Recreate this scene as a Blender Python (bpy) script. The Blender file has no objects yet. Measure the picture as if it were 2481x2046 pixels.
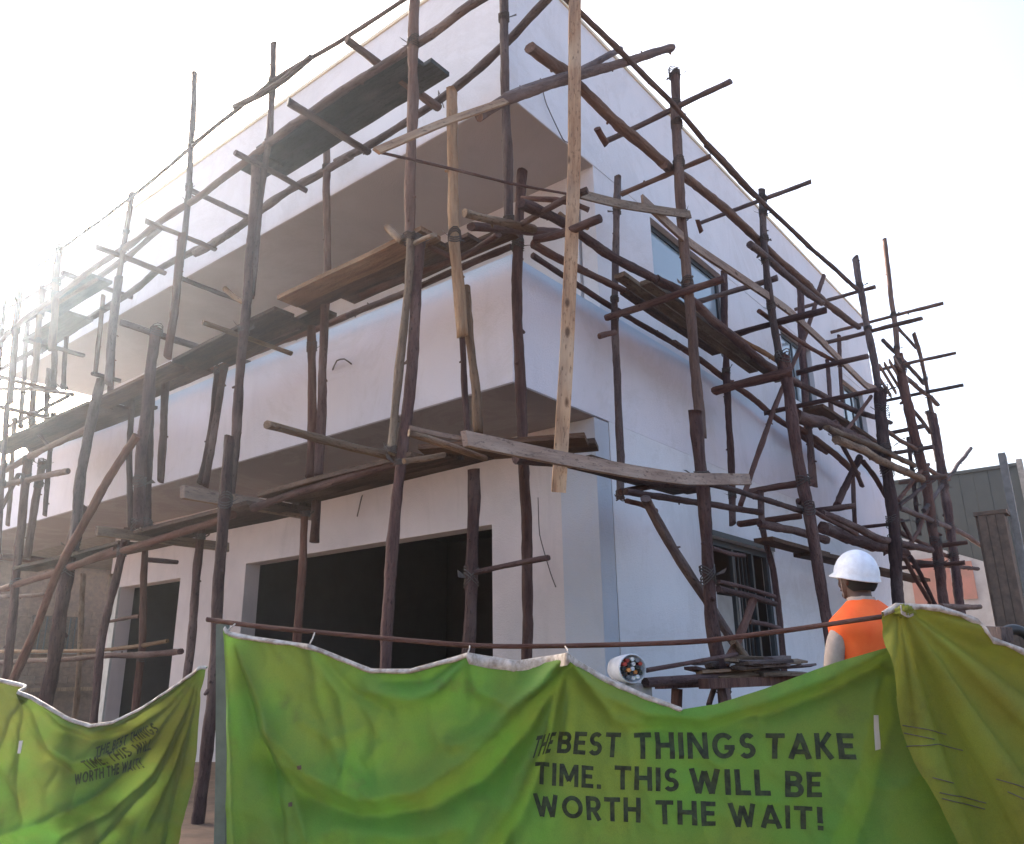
import bpy, bmesh, math, random
from mathutils import Vector, Matrix, Euler, noise
R_ = math.radians
scene = bpy.context.scene
COL = scene.collection
random.seed(7)

# ------------------------------------------------------------------ camera, world, sun, exposure
CAM_ROT = Matrix([[0.627353, -0.223975, -0.745831], [-0.778611, -0.19747, -0.595626], [-0.013874, 0.95438, -0.298273]])
CAM_POS = Vector([-5.4802, -4.3551, 1.6])
cd = bpy.data.cameras.new('camera'); cam = bpy.data.objects.new('camera', cd); COL.objects.link(cam)
cd.sensor_fit = 'HORIZONTAL'; cd.sensor_width = 36; cd.lens = 28.4749
cd.clip_start = .05; cd.clip_end = 3000
cam.matrix_world = Matrix.Translation(CAM_POS) @ CAM_ROT.to_4x4()
scene.camera = cam
SUN_DIR = Vector((.235, .972, 0)).normalized(); SUN_EL = R_(27)
SUN_V = Vector((SUN_DIR.x*math.cos(SUN_EL), SUN_DIR.y*math.cos(SUN_EL), math.sin(SUN_EL)))
world = bpy.data.worlds.new('World'); scene.world = world; world.use_nodes = True
wn = world.node_tree.nodes; wl = world.node_tree.links; wn.clear()
wo = wn.new('ShaderNodeOutputWorld'); wb = wn.new('ShaderNodeBackground'); sk = wn.new('ShaderNodeTexSky')
sk.sky_type = 'NISHITA'; sk.sun_disc = False; sk.sun_elevation = SUN_EL
sk.sun_rotation = math.atan2(SUN_DIR.x, SUN_DIR.y)
sk.air_density = 1.0; sk.dust_density = 9.0; sk.ozone_density = 1.0; sk.altitude = 300
wb.inputs['Strength'].default_value = .15
wl.new(sk.outputs[0], wb.inputs[0]); wl.new(wb.outputs[0], wo.inputs['Surface'])
sl = bpy.data.lights.new('sun', 'SUN'); sl.energy = 4.0; sl.angle = R_(.5); sl.color = (1, .965, .91)
so = bpy.data.objects.new('sun', sl); COL.objects.link(so)
so.rotation_euler = (-SUN_V).to_track_quat('-Z', 'Y').to_euler(); so.location = (0, 0, 40)
scene.view_settings.view_transform = 'Standard'; scene.view_settings.look = 'None'
scene.view_settings.gamma = 1; scene.view_settings.use_curve_mapping = False
scene.view_settings.exposure = 2.05
scene.render.engine = 'CYCLES'
scene.cycles.max_bounces = 8; scene.cycles.diffuse_bounces = 5; scene.cycles.volume_bounces = 0

# ------------------------------------------------------------------ data measured for this place (metres)
POLES = [
 ["upright_pole", "grey-brown upright log crossing the big dark plank, its foot lashed beside two short stubs", "upright scaffold poles", 0, [[-1.25, 0.131, 8.047], [-1.25, 0.127, 7.299], [-1.25, 0.113, 6.073], [-1.25, 0.116, 5.108]], [0.0498, 0.0491, 0.0479, 0.0469]],
 ["upright_pole", "purple-brown upright log in front of the large dark doorway, left of the doorway middle", "upright scaffold poles", 1, [[-1.25, -0.011, 5.115], [-1.25, 0.028, 4.726], [-1.25, 0.06, 3.951], [-1.25, 0.155, 2.987], [-1.25, 0.234, 1.979], [-1.25, 0.236, 1.574], [-1.25, 0.236, 0.4]], [0.0474, 0.0471, 0.0463, 0.0455, 0.0446, 0.0442, 0.0464]],
 ["upright_pole", "paler upright log spliced against the left side of a purple-brown one above the doorway", "upright scaffold poles", 3, [[-1.32, 0.016, 5.131], [-1.32, 0.03, 4.699], [-1.32, 0.103, 3.938], [-1.32, 0.174, 3.26]], [0.034, 0.0337, 0.0332, 0.0328]],
 ["upright_pole", "smooth pale greenish-brown upright post with a sawn top, left of the wall corner", "upright scaffold poles", 3, [[-1.0, -0.122, 6.675], [-1.0, -0.149, 5.84], [-1.0, -0.178, 5.201], [-1.0, -0.228, 4.636], [-1.0, -0.274, 4.222]], [0.0493, 0.0484, 0.0477, 0.047, 0.0465]],
 ["upright_pole", "knotty light-brown upright log continuing below the pale greenish-brown post to the broad board", "upright scaffold poles", 2, [[-0.9, -0.208, 4.726], [-0.9, -0.247, 4.314], [-0.9, -0.322, 3.828], [-0.9, -0.362, 3.413]], [0.0402, 0.0398, 0.0392, 0.0388]],
 ["upright_pole", "thin dark purple upright stick behind the knotty light-brown log under the pale post", "upright scaffold poles", 1, [[-0.6, 0.091, 4.465], [-0.6, 0.065, 4.048], [-0.6, 0.041, 3.681], [-0.6, 0.019, 3.492]], [0.0275, 0.0272, 0.027, 0.0268]],
 ["upright_pole", "thick dark brown upright log standing at the right side of the large dark doorway", "upright scaffold poles", 1, [[-0.75, -0.169, 3.18], [-0.75, -0.169, 2.844], [-0.75, -0.14, 1.979], [-0.75, -0.116, 1.704], [-0.75, -0.116, 0.4]], [0.0498, 0.0494, 0.0485, 0.0482, 0.0506]],
 ["upright_pole", "upright log standing before the outer corner of the roof soffit", "upright scaffold poles", 0, [[-0.55, -0.393, 8.263], [-0.55, -0.389, 7.551], [-0.55, -0.403, 6.487], [-0.55, -0.415, 5.421]], [0.0447, 0.0441, 0.0432, 0.0423]],
 ["upright_pole", "upright log standing right at the balcony wall corner, foot beside the doorway", "upright scaffold poles", 1, [[-0.27, -0.352, 6.125], [-0.27, -0.298, 5.484], [-0.27, -0.283, 5.007], [-0.27, -0.279, 4.043], [-0.27, -0.319, 3.215], [-0.27, -0.329, 1.988], [-0.27, -0.302, 1.683], [-0.27, -0.302, 0.4]], [0.0484, 0.0479, 0.0475, 0.0465, 0.0456, 0.0444, 0.0442, 0.0464]],
 ["sawn_board", "long hanging sawn timber of yellow-orange wood at the corner, cut end free", "sawn boards nailed to the scaffold", 5, [[-0.736, -1.35, 7.469], [-0.805, -1.35, 6.743], [-0.92, -1.35, 5.384], [-1.094, -1.35, 3.857], [-1.242, -1.35, 2.737]], [0.0511, 0.0505, 0.0493, 0.048, 0.0469]],
 ["upright_pole", "slim grey upright stick standing against the right wall just right of the orange hanging timber", "upright scaffold poles", 0, [[1.618, -0.3, 7.061], [1.486, -0.3, 6.151], [1.369, -0.3, 5.25], [1.342, -0.3, 4.488], [1.346, -0.3, 3.688], [1.281, -0.3, 3.236]], [0.0402, 0.0393, 0.0385, 0.038, 0.0374, 0.037]],
 ["upright_pole", "upright log crossing the left jamb of the first-floor window, free tip against the sky", "upright scaffold poles", 0, [[1.419, -1.2, 7.907], [1.333, -1.2, 6.726], [1.286, -1.2, 5.403], [1.306, -1.2, 4.676], [1.25, -1.2, 3.681]], [0.0535, 0.0522, 0.0508, 0.0502, 0.0491]],
 ["upright_pole", "thick dark upright log at the left edge of the ground-floor window, in the heap", "upright scaffold poles", 1, [[1.056, -1.28, 3.877], [1.054, -1.28, 3.13], [1.004, -1.28, 2.078], [1.091, -1.28, 1.686], [1.13, -1.28, 1.339], [1.13, -1.28, 0.4]], [0.0597, 0.0587, 0.0573, 0.057, 0.0567, 0.0596]],
 ["upright_pole", "upright log with a short free tip, crossing the right wall two bays from the corner", "upright scaffold poles", 0, [[3.778, -1.2, 7.607], [3.554, -1.2, 6.316], [3.606, -1.2, 5.677], [3.669, -1.2, 5.049]], [0.0462, 0.045, 0.0446, 0.0443]],
 ["upright_pole", "thick brown upright log immediately left of the worker in the white helmet", "upright scaffold poles", 1, [[3.568, -1.28, 5.198], [3.626, -1.28, 4.783], [3.621, -1.28, 4.183], [3.743, -1.28, 3.57], [3.857, -1.28, 2.688], [3.934, -1.28, 2.006], [3.934, -1.28, 0.4]], [0.0685, 0.0682, 0.0675, 0.0672, 0.0665, 0.066, 0.0693]],
 ["upright_pole", "dark upright stick close to the right wall between the first-floor window and the ground-floor window", "upright scaffold poles", 1, [[4.411, -0.3, 6.969], [4.179, -0.3, 5.521], [4.069, -0.3, 4.471], [3.93, -0.3, 3.332]], [0.0462, 0.0449, 0.0441, 0.0432]],
 ["upright_pole", "upright stick close to the wall behind the thick brown log left of the worker", "upright scaffold poles", 1, [[7.26, -0.45, 7.79], [7.002, -0.45, 6.815], [6.761, -0.45, 5.527], [6.731, -0.45, 4.829], [6.649, -0.45, 4.244]], [0.0592, 0.0582, 0.0569, 0.0564, 0.0558]],
 ["upright_pole", "thin upright stick crossing the right edge of the ground-floor window", "upright scaffold poles", 1, [[3.629, -0.8, 3.635], [3.573, -0.8, 3.156], [3.739, -0.8, 2.721], [3.778, -0.8, 1.862], [3.778, -0.8, 0.4]], [0.0368, 0.0364, 0.0364, 0.036, 0.0378]],
 ["upright_pole", "slim upright pole with its bare tip in the sky above the far right parapet", "upright scaffold poles", 0, [[7.998, -1.2, 8.384], [7.986, -1.2, 7.943], [8.144, -1.2, 7.068], [8.216, -1.2, 6.213], [8.009, -1.2, 5.279]], [0.0581, 0.0578, 0.0575, 0.0571, 0.0561]],
 ["upright_pole", "dark upright log rising right behind the worker with the white helmet", "upright scaffold poles", 1, [[8.055, -1.28, 5.979], [7.653, -1.28, 4.906], [7.546, -1.28, 4.117], [7.335, -1.28, 2.993], [7.074, -1.28, 2.231], [7.074, -1.28, 0.4]], [0.092, 0.0898, 0.0886, 0.0869, 0.0853, 0.0896]],
 ["upright_pole", "tallest thin pole against the white sky at the right, washed pale blue", "upright scaffold poles", 0, [[10.589, -1.2, 9.878], [10.4, -1.2, 8.891], [10.229, -1.2, 7.968], [9.951, -1.2, 6.891]], [0.0481, 0.0474, 0.0468, 0.046]],
 ["upright_pole", "reddish-brown upright log right of the pole behind the worker", "upright scaffold poles", 1, [[10.073, -1.2, 7.219], [10.136, -1.2, 6.407], [10.408, -1.2, 5.346], [10.609, -1.2, 4.256], [10.533, -1.2, 3.28], [10.386, -1.2, 2.444], [10.386, -1.2, 0.4]], [0.0898, 0.0892, 0.0889, 0.0884, 0.0873, 0.0863, 0.0906]],
 ["upright_pole", "whip-thin crooked pole tip leaning in the sky right of the leaning laths", "upright scaffold poles", 0, [[11.854, -1.2, 8.255], [12.119, -1.2, 7.739], [12.299, -1.2, 7.155], [12.331, -1.2, 6.308]], [0.0403, 0.0404, 0.0403, 0.0401]],
 ["upright_pole", "rightmost standing scaffold log, before the dark green shed", "upright scaffold poles", 1, [[12.297, -1.2, 6.613], [12.256, -1.2, 5.625], [12.082, -1.2, 4.5], [11.886, -1.2, 3.398], [11.692, -1.2, 2.499], [11.692, -1.2, 0.4]], [0.0878, 0.0869, 0.0856, 0.0844, 0.0832, 0.0874]],
 ["upright_pole", "short thin stick tied left of the rightmost scaffold log", "upright scaffold poles", 0, [[12.898, -1.0, 6.857], [13.005, -1.0, 6.394], [13.028, -1.0, 5.758]], [0.0362, 0.0362, 0.036]],
 ["upright_pole", "thin upright stick near the far end of the first-floor wall, left of the leaning laths", "upright scaffold poles", 1, [[9.729, -0.3, 7.755], [9.557, -0.3, 7.201], [9.244, -0.3, 6.248]], [0.0371, 0.0368, 0.0361]],
 ["upright_pole", "thin upright stick on the far right wall below the brown log bundle", "upright scaffold poles", 1, [[9.327, -0.3, 5.03], [9.14, -0.3, 4.426], [8.974, -0.3, 3.875]], [0.0387, 0.0383, 0.0379]],
 ["upright_pole", "upright pole at the left end of the big dark plank, tip free in white sky", "upright scaffold poles", 0, [[-1.2, 2.509, 8.627], [-1.2, 2.435, 7.369], [-1.2, 2.483, 6.903], [-1.2, 2.507, 6.548], [-1.2, 2.484, 5.663], [-1.2, 2.515, 5.392]], [0.0355, 0.0347, 0.0344, 0.0343, 0.0337, 0.0336]],
 ["upright_pole", "long upright log crossing the balcony wall below the left end of the dark plank", "upright scaffold poles", 1, [[-1.25, 2.577, 7.074], [-1.25, 2.525, 6.175], [-1.25, 2.488, 5.42], [-1.25, 2.509, 4.628], [-1.25, 2.468, 3.752], [-1.25, 2.468, 3.172]], [0.049, 0.0481, 0.0474, 0.0468, 0.046, 0.0455]],
 ["upright_pole", "upright pole with a tall faded tip, second free tip left of the big dark plank", "upright scaffold poles", 0, [[-1.2, 4.299, 9.189], [-1.2, 4.155, 8.073], [-1.2, 4.063, 7.192], [-1.2, 4.048, 6.456], [-1.2, 4.083, 5.994]], [0.0369, 0.0362, 0.0356, 0.0352, 0.035]],
 ["upright_pole", "lower upright log spliced to the pole with the tall faded tip", "upright scaffold poles", 1, [[-1.25, 3.994, 6.675], [-1.25, 3.985, 5.942], [-1.25, 3.983, 5.474], [-1.25, 3.995, 5.088]], [0.0485, 0.0479, 0.0475, 0.0473]],
 ["upright_pole", "upright pole with a short faded tip, third free tip left of the big dark plank", "upright scaffold poles", 0, [[-1.2, 5.635, 7.957], [-1.2, 5.629, 7.466], [-1.2, 5.641, 6.958], [-1.2, 5.665, 6.51]], [0.0361, 0.0358, 0.0356, 0.0354]],
 ["upright_pole", "greyish upright log in front of the tan roof soffit near the far left deck", "upright scaffold poles", 0, [[-1.25, 5.541, 6.618], [-1.25, 5.511, 6.124], [-1.25, 5.461, 5.573], [-1.25, 5.406, 5.104]], [0.0532, 0.0527, 0.0523, 0.0518]],
 ["upright_pole", "slim upright stick before the tan soffit, just left of a greyish log", "upright scaffold poles", 0, [[-0.35, 8.094, 7.507], [-0.35, 8.017, 6.792], [-0.35, 7.966, 6.125]], [0.0348, 0.0344, 0.0341]],
 ["upright_pole", "upright pole fading in the glare at the far left end of the roof edge", "upright scaffold poles", 0, [[-1.2, 7.811, 7.938], [-1.2, 7.766, 7.47], [-1.2, 7.608, 6.782], [-1.2, 7.458, 6.127]], [0.0548, 0.0545, 0.0538, 0.0531]],
 ["upright_pole", "faint upright stick in the glare where the tan soffit ends", "upright scaffold poles", 0, [[-0.3, 9.949, 7.263], [-0.3, 9.767, 6.853], [-0.3, 9.626, 6.29]], [0.0503, 0.0499, 0.0494]],
 ["upright_pole", "faded upright pole nearest the left photo edge, above the far deck", "upright scaffold poles", 0, [[-1.2, 9.21, 7.702], [-1.2, 8.992, 6.705], [-1.2, 8.716, 5.6]], [0.0541, 0.0532, 0.0522]],
 ["upright_pole", "faded upright stick before the bright gap under the roof, far left", "upright scaffold poles", 0, [[-0.4, 10.361, 7.346], [-0.4, 10.195, 6.486], [-0.4, 9.811, 5.081]], [0.055, 0.0543, 0.0531]],
 ["upright_pole", "thickest, tallest log of a cluster of three before the left balcony wall", "upright scaffold poles", 1, [[-1.3, 4.24, 5.495], [-1.3, 4.243, 4.989], [-1.3, 4.208, 4.065], [-1.3, 4.183, 3.616], [-1.3, 4.1, 3.154]], [0.0606, 0.0601, 0.0592, 0.0587, 0.058]],
 ["upright_pole", "thin right-hand log of the cluster of three before the left balcony wall", "upright scaffold poles", 1, [[-0.9, 4.662, 5.211], [-0.9, 4.563, 4.448], [-0.9, 4.506, 3.791]], [0.0438, 0.0431, 0.0426]],
 ["upright_pole", "middle log of the cluster of three before the left balcony wall", "upright scaffold poles", 1, [[-1.05, 4.684, 4.924], [-1.05, 4.607, 4.304], [-1.05, 4.385, 3.22]], [0.046, 0.0454, 0.0443]],
 ["upright_pole", "leaning purple-brown stick before the balcony wall, left of the long upright log", "upright scaffold poles", 1, [[-0.6, 3.902, 5.156], [-0.6, 3.948, 4.511], [-0.6, 4.062, 3.716]], [0.0401, 0.0397, 0.0394]],
 ["upright_pole", "thin leaning stick touching the left side of the leaning purple-brown one", "upright scaffold poles", 1, [[-0.45, 4.302, 5.251], [-0.45, 4.312, 4.5], [-0.45, 4.423, 3.826]], [0.0356, 0.0352, 0.035]],
 ["upright_pole", "left one of two dark logs standing together before the middle of the balcony wall", "upright scaffold poles", 1, [[-0.5, 2.412, 5.357], [-0.5, 2.326, 4.627], [-0.5, 2.29, 4.08], [-0.5, 2.271, 3.548]], [0.0469, 0.0462, 0.0457, 0.0453]],
 ["upright_pole", "right one of two dark logs standing together before the middle of the balcony wall", "upright scaffold poles", 1, [[-0.75, 1.867, 5.354], [-0.75, 1.841, 4.699], [-0.75, 1.817, 4.077], [-0.75, 1.798, 3.447]], [0.0468, 0.0462, 0.0456, 0.045]],
 ["upright_pole", "upright log between the big dark plank and the first-floor deck", "upright scaffold poles", 0, [[-0.3, 2.679, 8.272], [-0.3, 2.608, 7.772], [-0.3, 2.528, 6.933], [-0.3, 2.411, 5.756]], [0.0445, 0.044, 0.0434, 0.0424]],
 ["upright_pole", "slim reddish upright log in front of the left part of the large dark doorway", "upright scaffold poles", 1, [[-0.9, 1.766, 3.082], [-0.9, 1.768, 2.678], [-0.9, 1.772, 2.032], [-0.9, 1.761, 1.66], [-0.9, 1.761, 0.4]], [0.0378, 0.0375, 0.037, 0.0367, 0.0385]],
 ["upright_pole", "short dark hanging log stub under the lower deck, above the large dark doorway", "upright scaffold poles", 1, [[-0.6, 2.007, 3.254], [-0.6, 2.002, 3.037], [-0.6, 2.0, 2.848]], [0.0474, 0.0472, 0.047]],
 ["upright_pole", "thick upright log left of the large dark doorway, where the green cloth ends meet", "upright scaffold poles", 1, [[-1.5, 2.184, 3.736], [-1.5, 2.135, 3.089], [-1.5, 2.126, 2.521], [-1.5, 2.098, 1.826], [-1.5, 2.091, 1.358], [-1.5, 2.091, 0.4]], [0.0526, 0.0518, 0.0512, 0.0504, 0.0499, 0.0524]],
 ["upright_pole", "dark upright log between the narrow dark opening and the large doorway", "upright scaffold poles", 1, [[-0.9, 3.529, 3.136], [-0.9, 3.514, 2.751], [-0.9, 3.513, 2.256], [-0.9, 3.512, 1.637], [-0.9, 3.512, 0.4]], [0.0432, 0.0429, 0.0426, 0.0421, 0.0442]],
 ["upright_pole", "dark stick standing in the middle of the narrow dark opening", "upright scaffold poles", 1, [[-0.6, 5.282, 3.177], [-0.6, 5.192, 2.703], [-0.6, 5.061, 1.972], [-0.6, 5.05, 1.387], [-0.6, 5.05, 0.4]], [0.0407, 0.0403, 0.0397, 0.0393, 0.0412]],
 ["upright_pole", "leaning dark log just left of the white door post", "upright scaffold poles", 1, [[-1.2, 4.534, 3.219], [-1.2, 4.651, 2.669], [-1.2, 4.765, 2.055], [-1.2, 4.753, 1.263], [-1.2, 4.753, 0.4]], [0.0454, 0.0452, 0.0449, 0.0442, 0.0465]],
 ["upright_pole", "weathered upright log before the far left balcony wall, right of the pale leaning brace top", "upright scaffold poles", 0, [[-1.3, 5.512, 5.18], [-1.3, 5.603, 4.755], [-1.3, 5.627, 4.079], [-1.3, 5.56, 3.072]], [0.0569, 0.0567, 0.0562, 0.0552]],
 ["upright_pole", "thick dark upright log before the brown neighbour building at the left", "upright scaffold poles", 1, [[-1.2, 5.76, 3.634], [-1.2, 5.917, 3.003], [-1.2, 5.879, 2.318], [-1.2, 5.933, 1.452], [-1.2, 5.933, 0.4]], [0.0817, 0.0813, 0.0804, 0.0794, 0.0834]],
 ["upright_pole", "grey upright log on the far left end of the balcony wall", "upright scaffold poles", 0, [[-1.0, 7.674, 4.553], [-1.0, 7.695, 3.931], [-1.0, 7.677, 3.192]], [0.0509, 0.0505, 0.05]],
 ["upright_pole", "second upright log from the left photo edge, before the brown neighbour building", "upright scaffold poles", 1, [[-1.2, 7.663, 4.582], [-1.2, 7.479, 3.476], [-1.2, 7.355, 2.641], [-1.2, 7.189, 1.736], [-1.2, 7.189, 0.4]], [0.0558, 0.0547, 0.0539, 0.053, 0.0556]],
 ["upright_pole", "slim brown stick in the shade between the thick dark log and the white door post", "upright scaffold poles", 2, [[1.0, 10.485, 3.401], [1.0, 10.224, 2.159], [1.0, 10.105, 1.229], [1.0, 10.105, 0.4]], [0.0461, 0.0452, 0.0446, 0.0469]],
 ["upright_pole", "very thin reddish stick right beside the leaning dark log at the white door post", "upright scaffold poles", 2, [[0.2, 7.766, 3.104], [0.2, 7.743, 2.339], [0.2, 7.705, 1.802], [0.2, 7.705, 0.4]], [0.0318, 0.0315, 0.0313, 0.0328]],
 ["upright_pole", "faded log cut by the left photo edge", "upright scaffold poles", 0, [[-1.3, 8.526, 5.532], [-1.3, 8.169, 4.369], [-1.3, 7.852, 3.18]], [0.0386, 0.0377, 0.0368]],
 ["upright_pole", "faint stick in the bright gap between far deck and soffit", "upright scaffold poles", 0, [[-0.4, 9.672, 6.622], [-0.4, 9.496, 5.977], [-0.4, 9.366, 5.368]], [0.0365, 0.0361, 0.0357]],
 ["ledger_pole", "thin top guard pole running along the left roof parapet, its nearer length", "lengthwise scaffold poles", 0, [[-1.2, -0.127, 7.828], [-1.2, 0.329, 7.862], [-1.2, 0.748, 7.884], [-1.2, 1.242, 7.924], [-1.2, 2.431, 8.062], [-1.2, 4.042, 8.004]], [0.0218, 0.022, 0.0222, 0.0224, 0.0231, 0.0238]],
 ["ledger_pole", "thin top guard pole running along the left roof parapet, its farther faded length", "lengthwise scaffold poles", 0, [[-1.2, 3.907, 7.99], [-1.2, 5.626, 7.87], [-1.2, 7.732, 7.851], [-1.2, 8.899, 7.858]], [0.0234, 0.0241, 0.0248, 0.0253]],
 ["ledger_pole", "short thick pole end lapped on the top guard pole in the glare", "lengthwise scaffold poles", 0, [[-1.25, 1.69, 7.922], [-1.25, 2.11, 7.887], [-1.25, 2.514, 7.909], [-1.25, 3.132, 8.015]], [0.0347, 0.035, 0.0353, 0.0358]],
 ["ledger_pole", "thick outer ledger log running just above the big dark plank", "lengthwise scaffold poles", 0, [[-1.2, -1.151, 7.227], [-1.2, -0.495, 7.257], [-1.2, -0.058, 7.213], [-1.2, 1.254, 7.263], [-1.2, 1.748, 7.253], [-1.2, 2.497, 7.222]], [0.0406, 0.0412, 0.0416, 0.0429, 0.0434, 0.0441]],
 ["ledger_pole", "outer ledger log below the left parapet, its middle length", "lengthwise scaffold poles", 0, [[-1.2, 2.363, 7.221], [-1.2, 3.657, 7.137], [-1.2, 4.814, 7.114], [-1.2, 5.648, 7.084]], [0.0376, 0.0385, 0.0393, 0.0398]],
 ["ledger_pole", "outer ledger log below the left parapet, its far faded length", "lengthwise scaffold poles", 0, [[-1.2, 5.459, 7.109], [-1.2, 6.372, 7.083], [-1.2, 7.3, 7.044], [-1.2, 8.564, 6.992], [-1.2, 9.616, 6.837]], [0.0378, 0.0383, 0.0388, 0.0396, 0.0401]],
 ["ledger_pole", "inner ledger log below the left parapet, its nearest length rising past the corner", "lengthwise scaffold poles", 0, [[-0.3, -1.114, 8.04], [-0.3, -0.523, 7.8], [-0.3, -0.324, 7.699], [-0.3, 0.113, 7.559], [-0.3, 0.723, 7.446], [-0.3, 1.482, 7.41], [-0.3, 1.855, 7.392], [-0.3, 2.409, 7.448]], [0.0421, 0.0425, 0.0426, 0.043, 0.0435, 0.0442, 0.0445, 0.045]],
 ["ledger_pole", "inner ledger log below the left parapet, its middle length", "lengthwise scaffold poles", 0, [[-0.3, 2.144, 7.414], [-0.3, 3.097, 7.442], [-0.3, 3.82, 7.405], [-0.3, 4.995, 7.308], [-0.3, 5.47, 7.352]], [0.0488, 0.0497, 0.0503, 0.0512, 0.0517]],
 ["ledger_pole", "inner ledger log below the left parapet, its far length", "lengthwise scaffold poles", 0, [[-0.3, 5.222, 7.354], [-0.3, 6.483, 7.442], [-0.3, 7.087, 7.319], [-0.3, 7.99, 7.288], [-0.3, 9.618, 7.234], [-0.3, 10.714, 7.194]], [0.0478, 0.0487, 0.0491, 0.0497, 0.0508, 0.0516]],
 ["ledger_pole", "short lapped pole tied to the outer ledger at the far left", "lengthwise scaffold poles", 0, [[-0.9, 5.309, 7.405], [-0.9, 5.872, 7.317], [-0.9, 6.479, 7.266], [-0.9, 6.984, 7.244]], [0.0371, 0.0374, 0.0378, 0.0381]],
 ["ledger_pole", "dark ledger log lying along the top of the balcony wall from the corner", "lengthwise scaffold poles", 1, [[-0.25, -0.194, 5.39], [-0.25, 0.103, 5.39], [-0.25, 1.062, 5.382], [-0.25, 2.258, 5.381]], [0.0329, 0.0332, 0.0339, 0.0348]],
 ["ledger_pole", "dark ledger log along the top of the balcony wall, its middle length", "lengthwise scaffold poles", 1, [[-0.25, 2.103, 5.393], [-0.25, 3.476, 5.4], [-0.25, 4.292, 5.425], [-0.25, 5.774, 5.418]], [0.0376, 0.0385, 0.0391, 0.0401]],
 ["ledger_pole", "ledger log along the top of the balcony wall, its far length", "lengthwise scaffold poles", 0, [[-0.25, 5.549, 5.414], [-0.25, 6.726, 5.413], [-0.25, 8.373, 5.366], [-0.25, 10.307, 5.282]], [0.0389, 0.0396, 0.0405, 0.0416]],
 ["ledger_pole", "thin ledger stick under the middle of the first-floor deck", "lengthwise scaffold poles", 1, [[-0.7, 2.332, 5.162], [-0.7, 3.561, 5.184], [-0.7, 4.919, 5.165], [-0.7, 5.296, 5.163]], [0.0311, 0.0318, 0.0326, 0.0328]],
 ["ledger_pole", "black ledger log under the first-floor deck next to the corner", "lengthwise scaffold poles", 1, [[-0.75, -0.461, 5.197], [-0.75, -0.082, 5.137], [-0.75, 0.568, 5.158], [-0.75, 1.314, 5.177]], [0.0303, 0.0305, 0.031, 0.0316]],
 ["ledger_pole", "grey ledger log crossing the bright gap under the far deck", "lengthwise scaffold poles", 0, [[-1.2, 5.919, 4.653], [-1.2, 7.023, 4.603], [-1.2, 8.608, 4.516]], [0.0417, 0.0424, 0.0435]],
 ["ledger_pole", "ledger log at balcony wall level touching the left photo edge", "lengthwise scaffold poles", 0, [[-1.2, 6.295, 4.147], [-1.2, 7.335, 4.218], [-1.2, 8.514, 4.298]], [0.0419, 0.0427, 0.0435]],
 ["ledger_pole", "dark ledger log beneath the lower deck above the large doorway", "lengthwise scaffold poles", 1, [[-1.2, 0.145, 3.208], [-1.2, 0.553, 3.205], [-1.2, 1.236, 3.167], [-1.2, 2.156, 3.114]], [0.032, 0.0324, 0.0329, 0.0337]],
 ["ledger_pole", "dark ledger log beneath the lower deck above the narrow opening", "lengthwise scaffold poles", 1, [[-1.2, 2.469, 3.095], [-1.2, 3.139, 3.05], [-1.2, 4.079, 2.992], [-1.2, 5.277, 2.942]], [0.0368, 0.0373, 0.038, 0.039]],
 ["ledger_pole", "dark ledger log beneath the lower deck at the far left", "lengthwise scaffold poles", 1, [[-1.2, 4.717, 2.996], [-1.2, 5.756, 2.902], [-1.2, 6.952, 2.826], [-1.2, 8.018, 2.781]], [0.0435, 0.0443, 0.0453, 0.0461]],
 ["ledger_pole", "low dark rail pole crossing the narrow dark opening and the neighbour building", "lengthwise scaffold poles", 1, [[-0.8, 3.856, 1.892], [-0.8, 4.571, 1.877], [-0.8, 5.944, 1.873], [-0.8, 8.551, 1.869]], [0.0326, 0.0331, 0.0339, 0.0356]],
 ["ledger_pole", "thin upper low rail pole beside the darker low rail at the left", "lengthwise scaffold poles", 2, [[-0.6, 4.504, 2.018], [-0.6, 5.196, 1.977], [-0.6, 6.409, 1.967], [-0.6, 9.169, 2.031]], [0.023, 0.0233, 0.0238, 0.025]],
 ["ledger_pole", "thin pole before the brown neighbour building near the left photo edge", "lengthwise scaffold poles", 1, [[-0.6, 7.739, 2.782], [-0.6, 8.454, 2.784], [-0.6, 9.67, 2.846]], [0.0276, 0.0279, 0.0285]],
 ["ledger_pole", "short thin stick tied across the leaning log at the white door post", "lengthwise scaffold poles", 1, [[-0.4, 5.617, 2.35], [-0.4, 6.165, 2.337], [-0.4, 6.483, 2.323]], [0.0214, 0.0216, 0.0217]],
 ["cross_pole", "cross pole over the right end of the big dark plank, leading to the roof wall", "short cross poles of the scaffold", 0, [[-1.551, 0.72, 7.365], [-0.302, 0.72, 7.365]], [0.0408, 0.0423]],
 ["cross_pole", "cross pole crossing over the middle of the big dark plank", "short cross poles of the scaffold", 0, [[-1.497, 1.686, 7.198], [-0.415, 1.686, 7.198]], [0.0409, 0.0421]],
 ["cross_pole", "cross pole at the left end of the big dark plank", "short cross poles of the scaffold", 0, [[-1.547, 2.506, 6.945], [-0.614, 2.506, 6.945]], [0.0319, 0.0327]],
 ["cross_pole", "cross pole reaching from the second faded tip pole to the long upright log", "short cross poles of the scaffold", 0, [[-1.2, 4.145, 7.384], [-0.323, 4.145, 7.384]], [0.0368, 0.0375]],
 ["cross_pole", "cross pole below the left parapet, fourth to the left of the big plank", "short cross poles of the scaffold", 0, [[-1.398, 4.682, 7.056], [-0.441, 4.682, 7.056]], [0.034, 0.0347]],
 ["cross_pole", "cross pole below the left parapet, fifth to the left of the big plank", "short cross poles of the scaffold", 0, [[-1.539, 5.66, 6.979], [-0.592, 5.66, 6.979]], [0.0355, 0.0362]],
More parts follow.
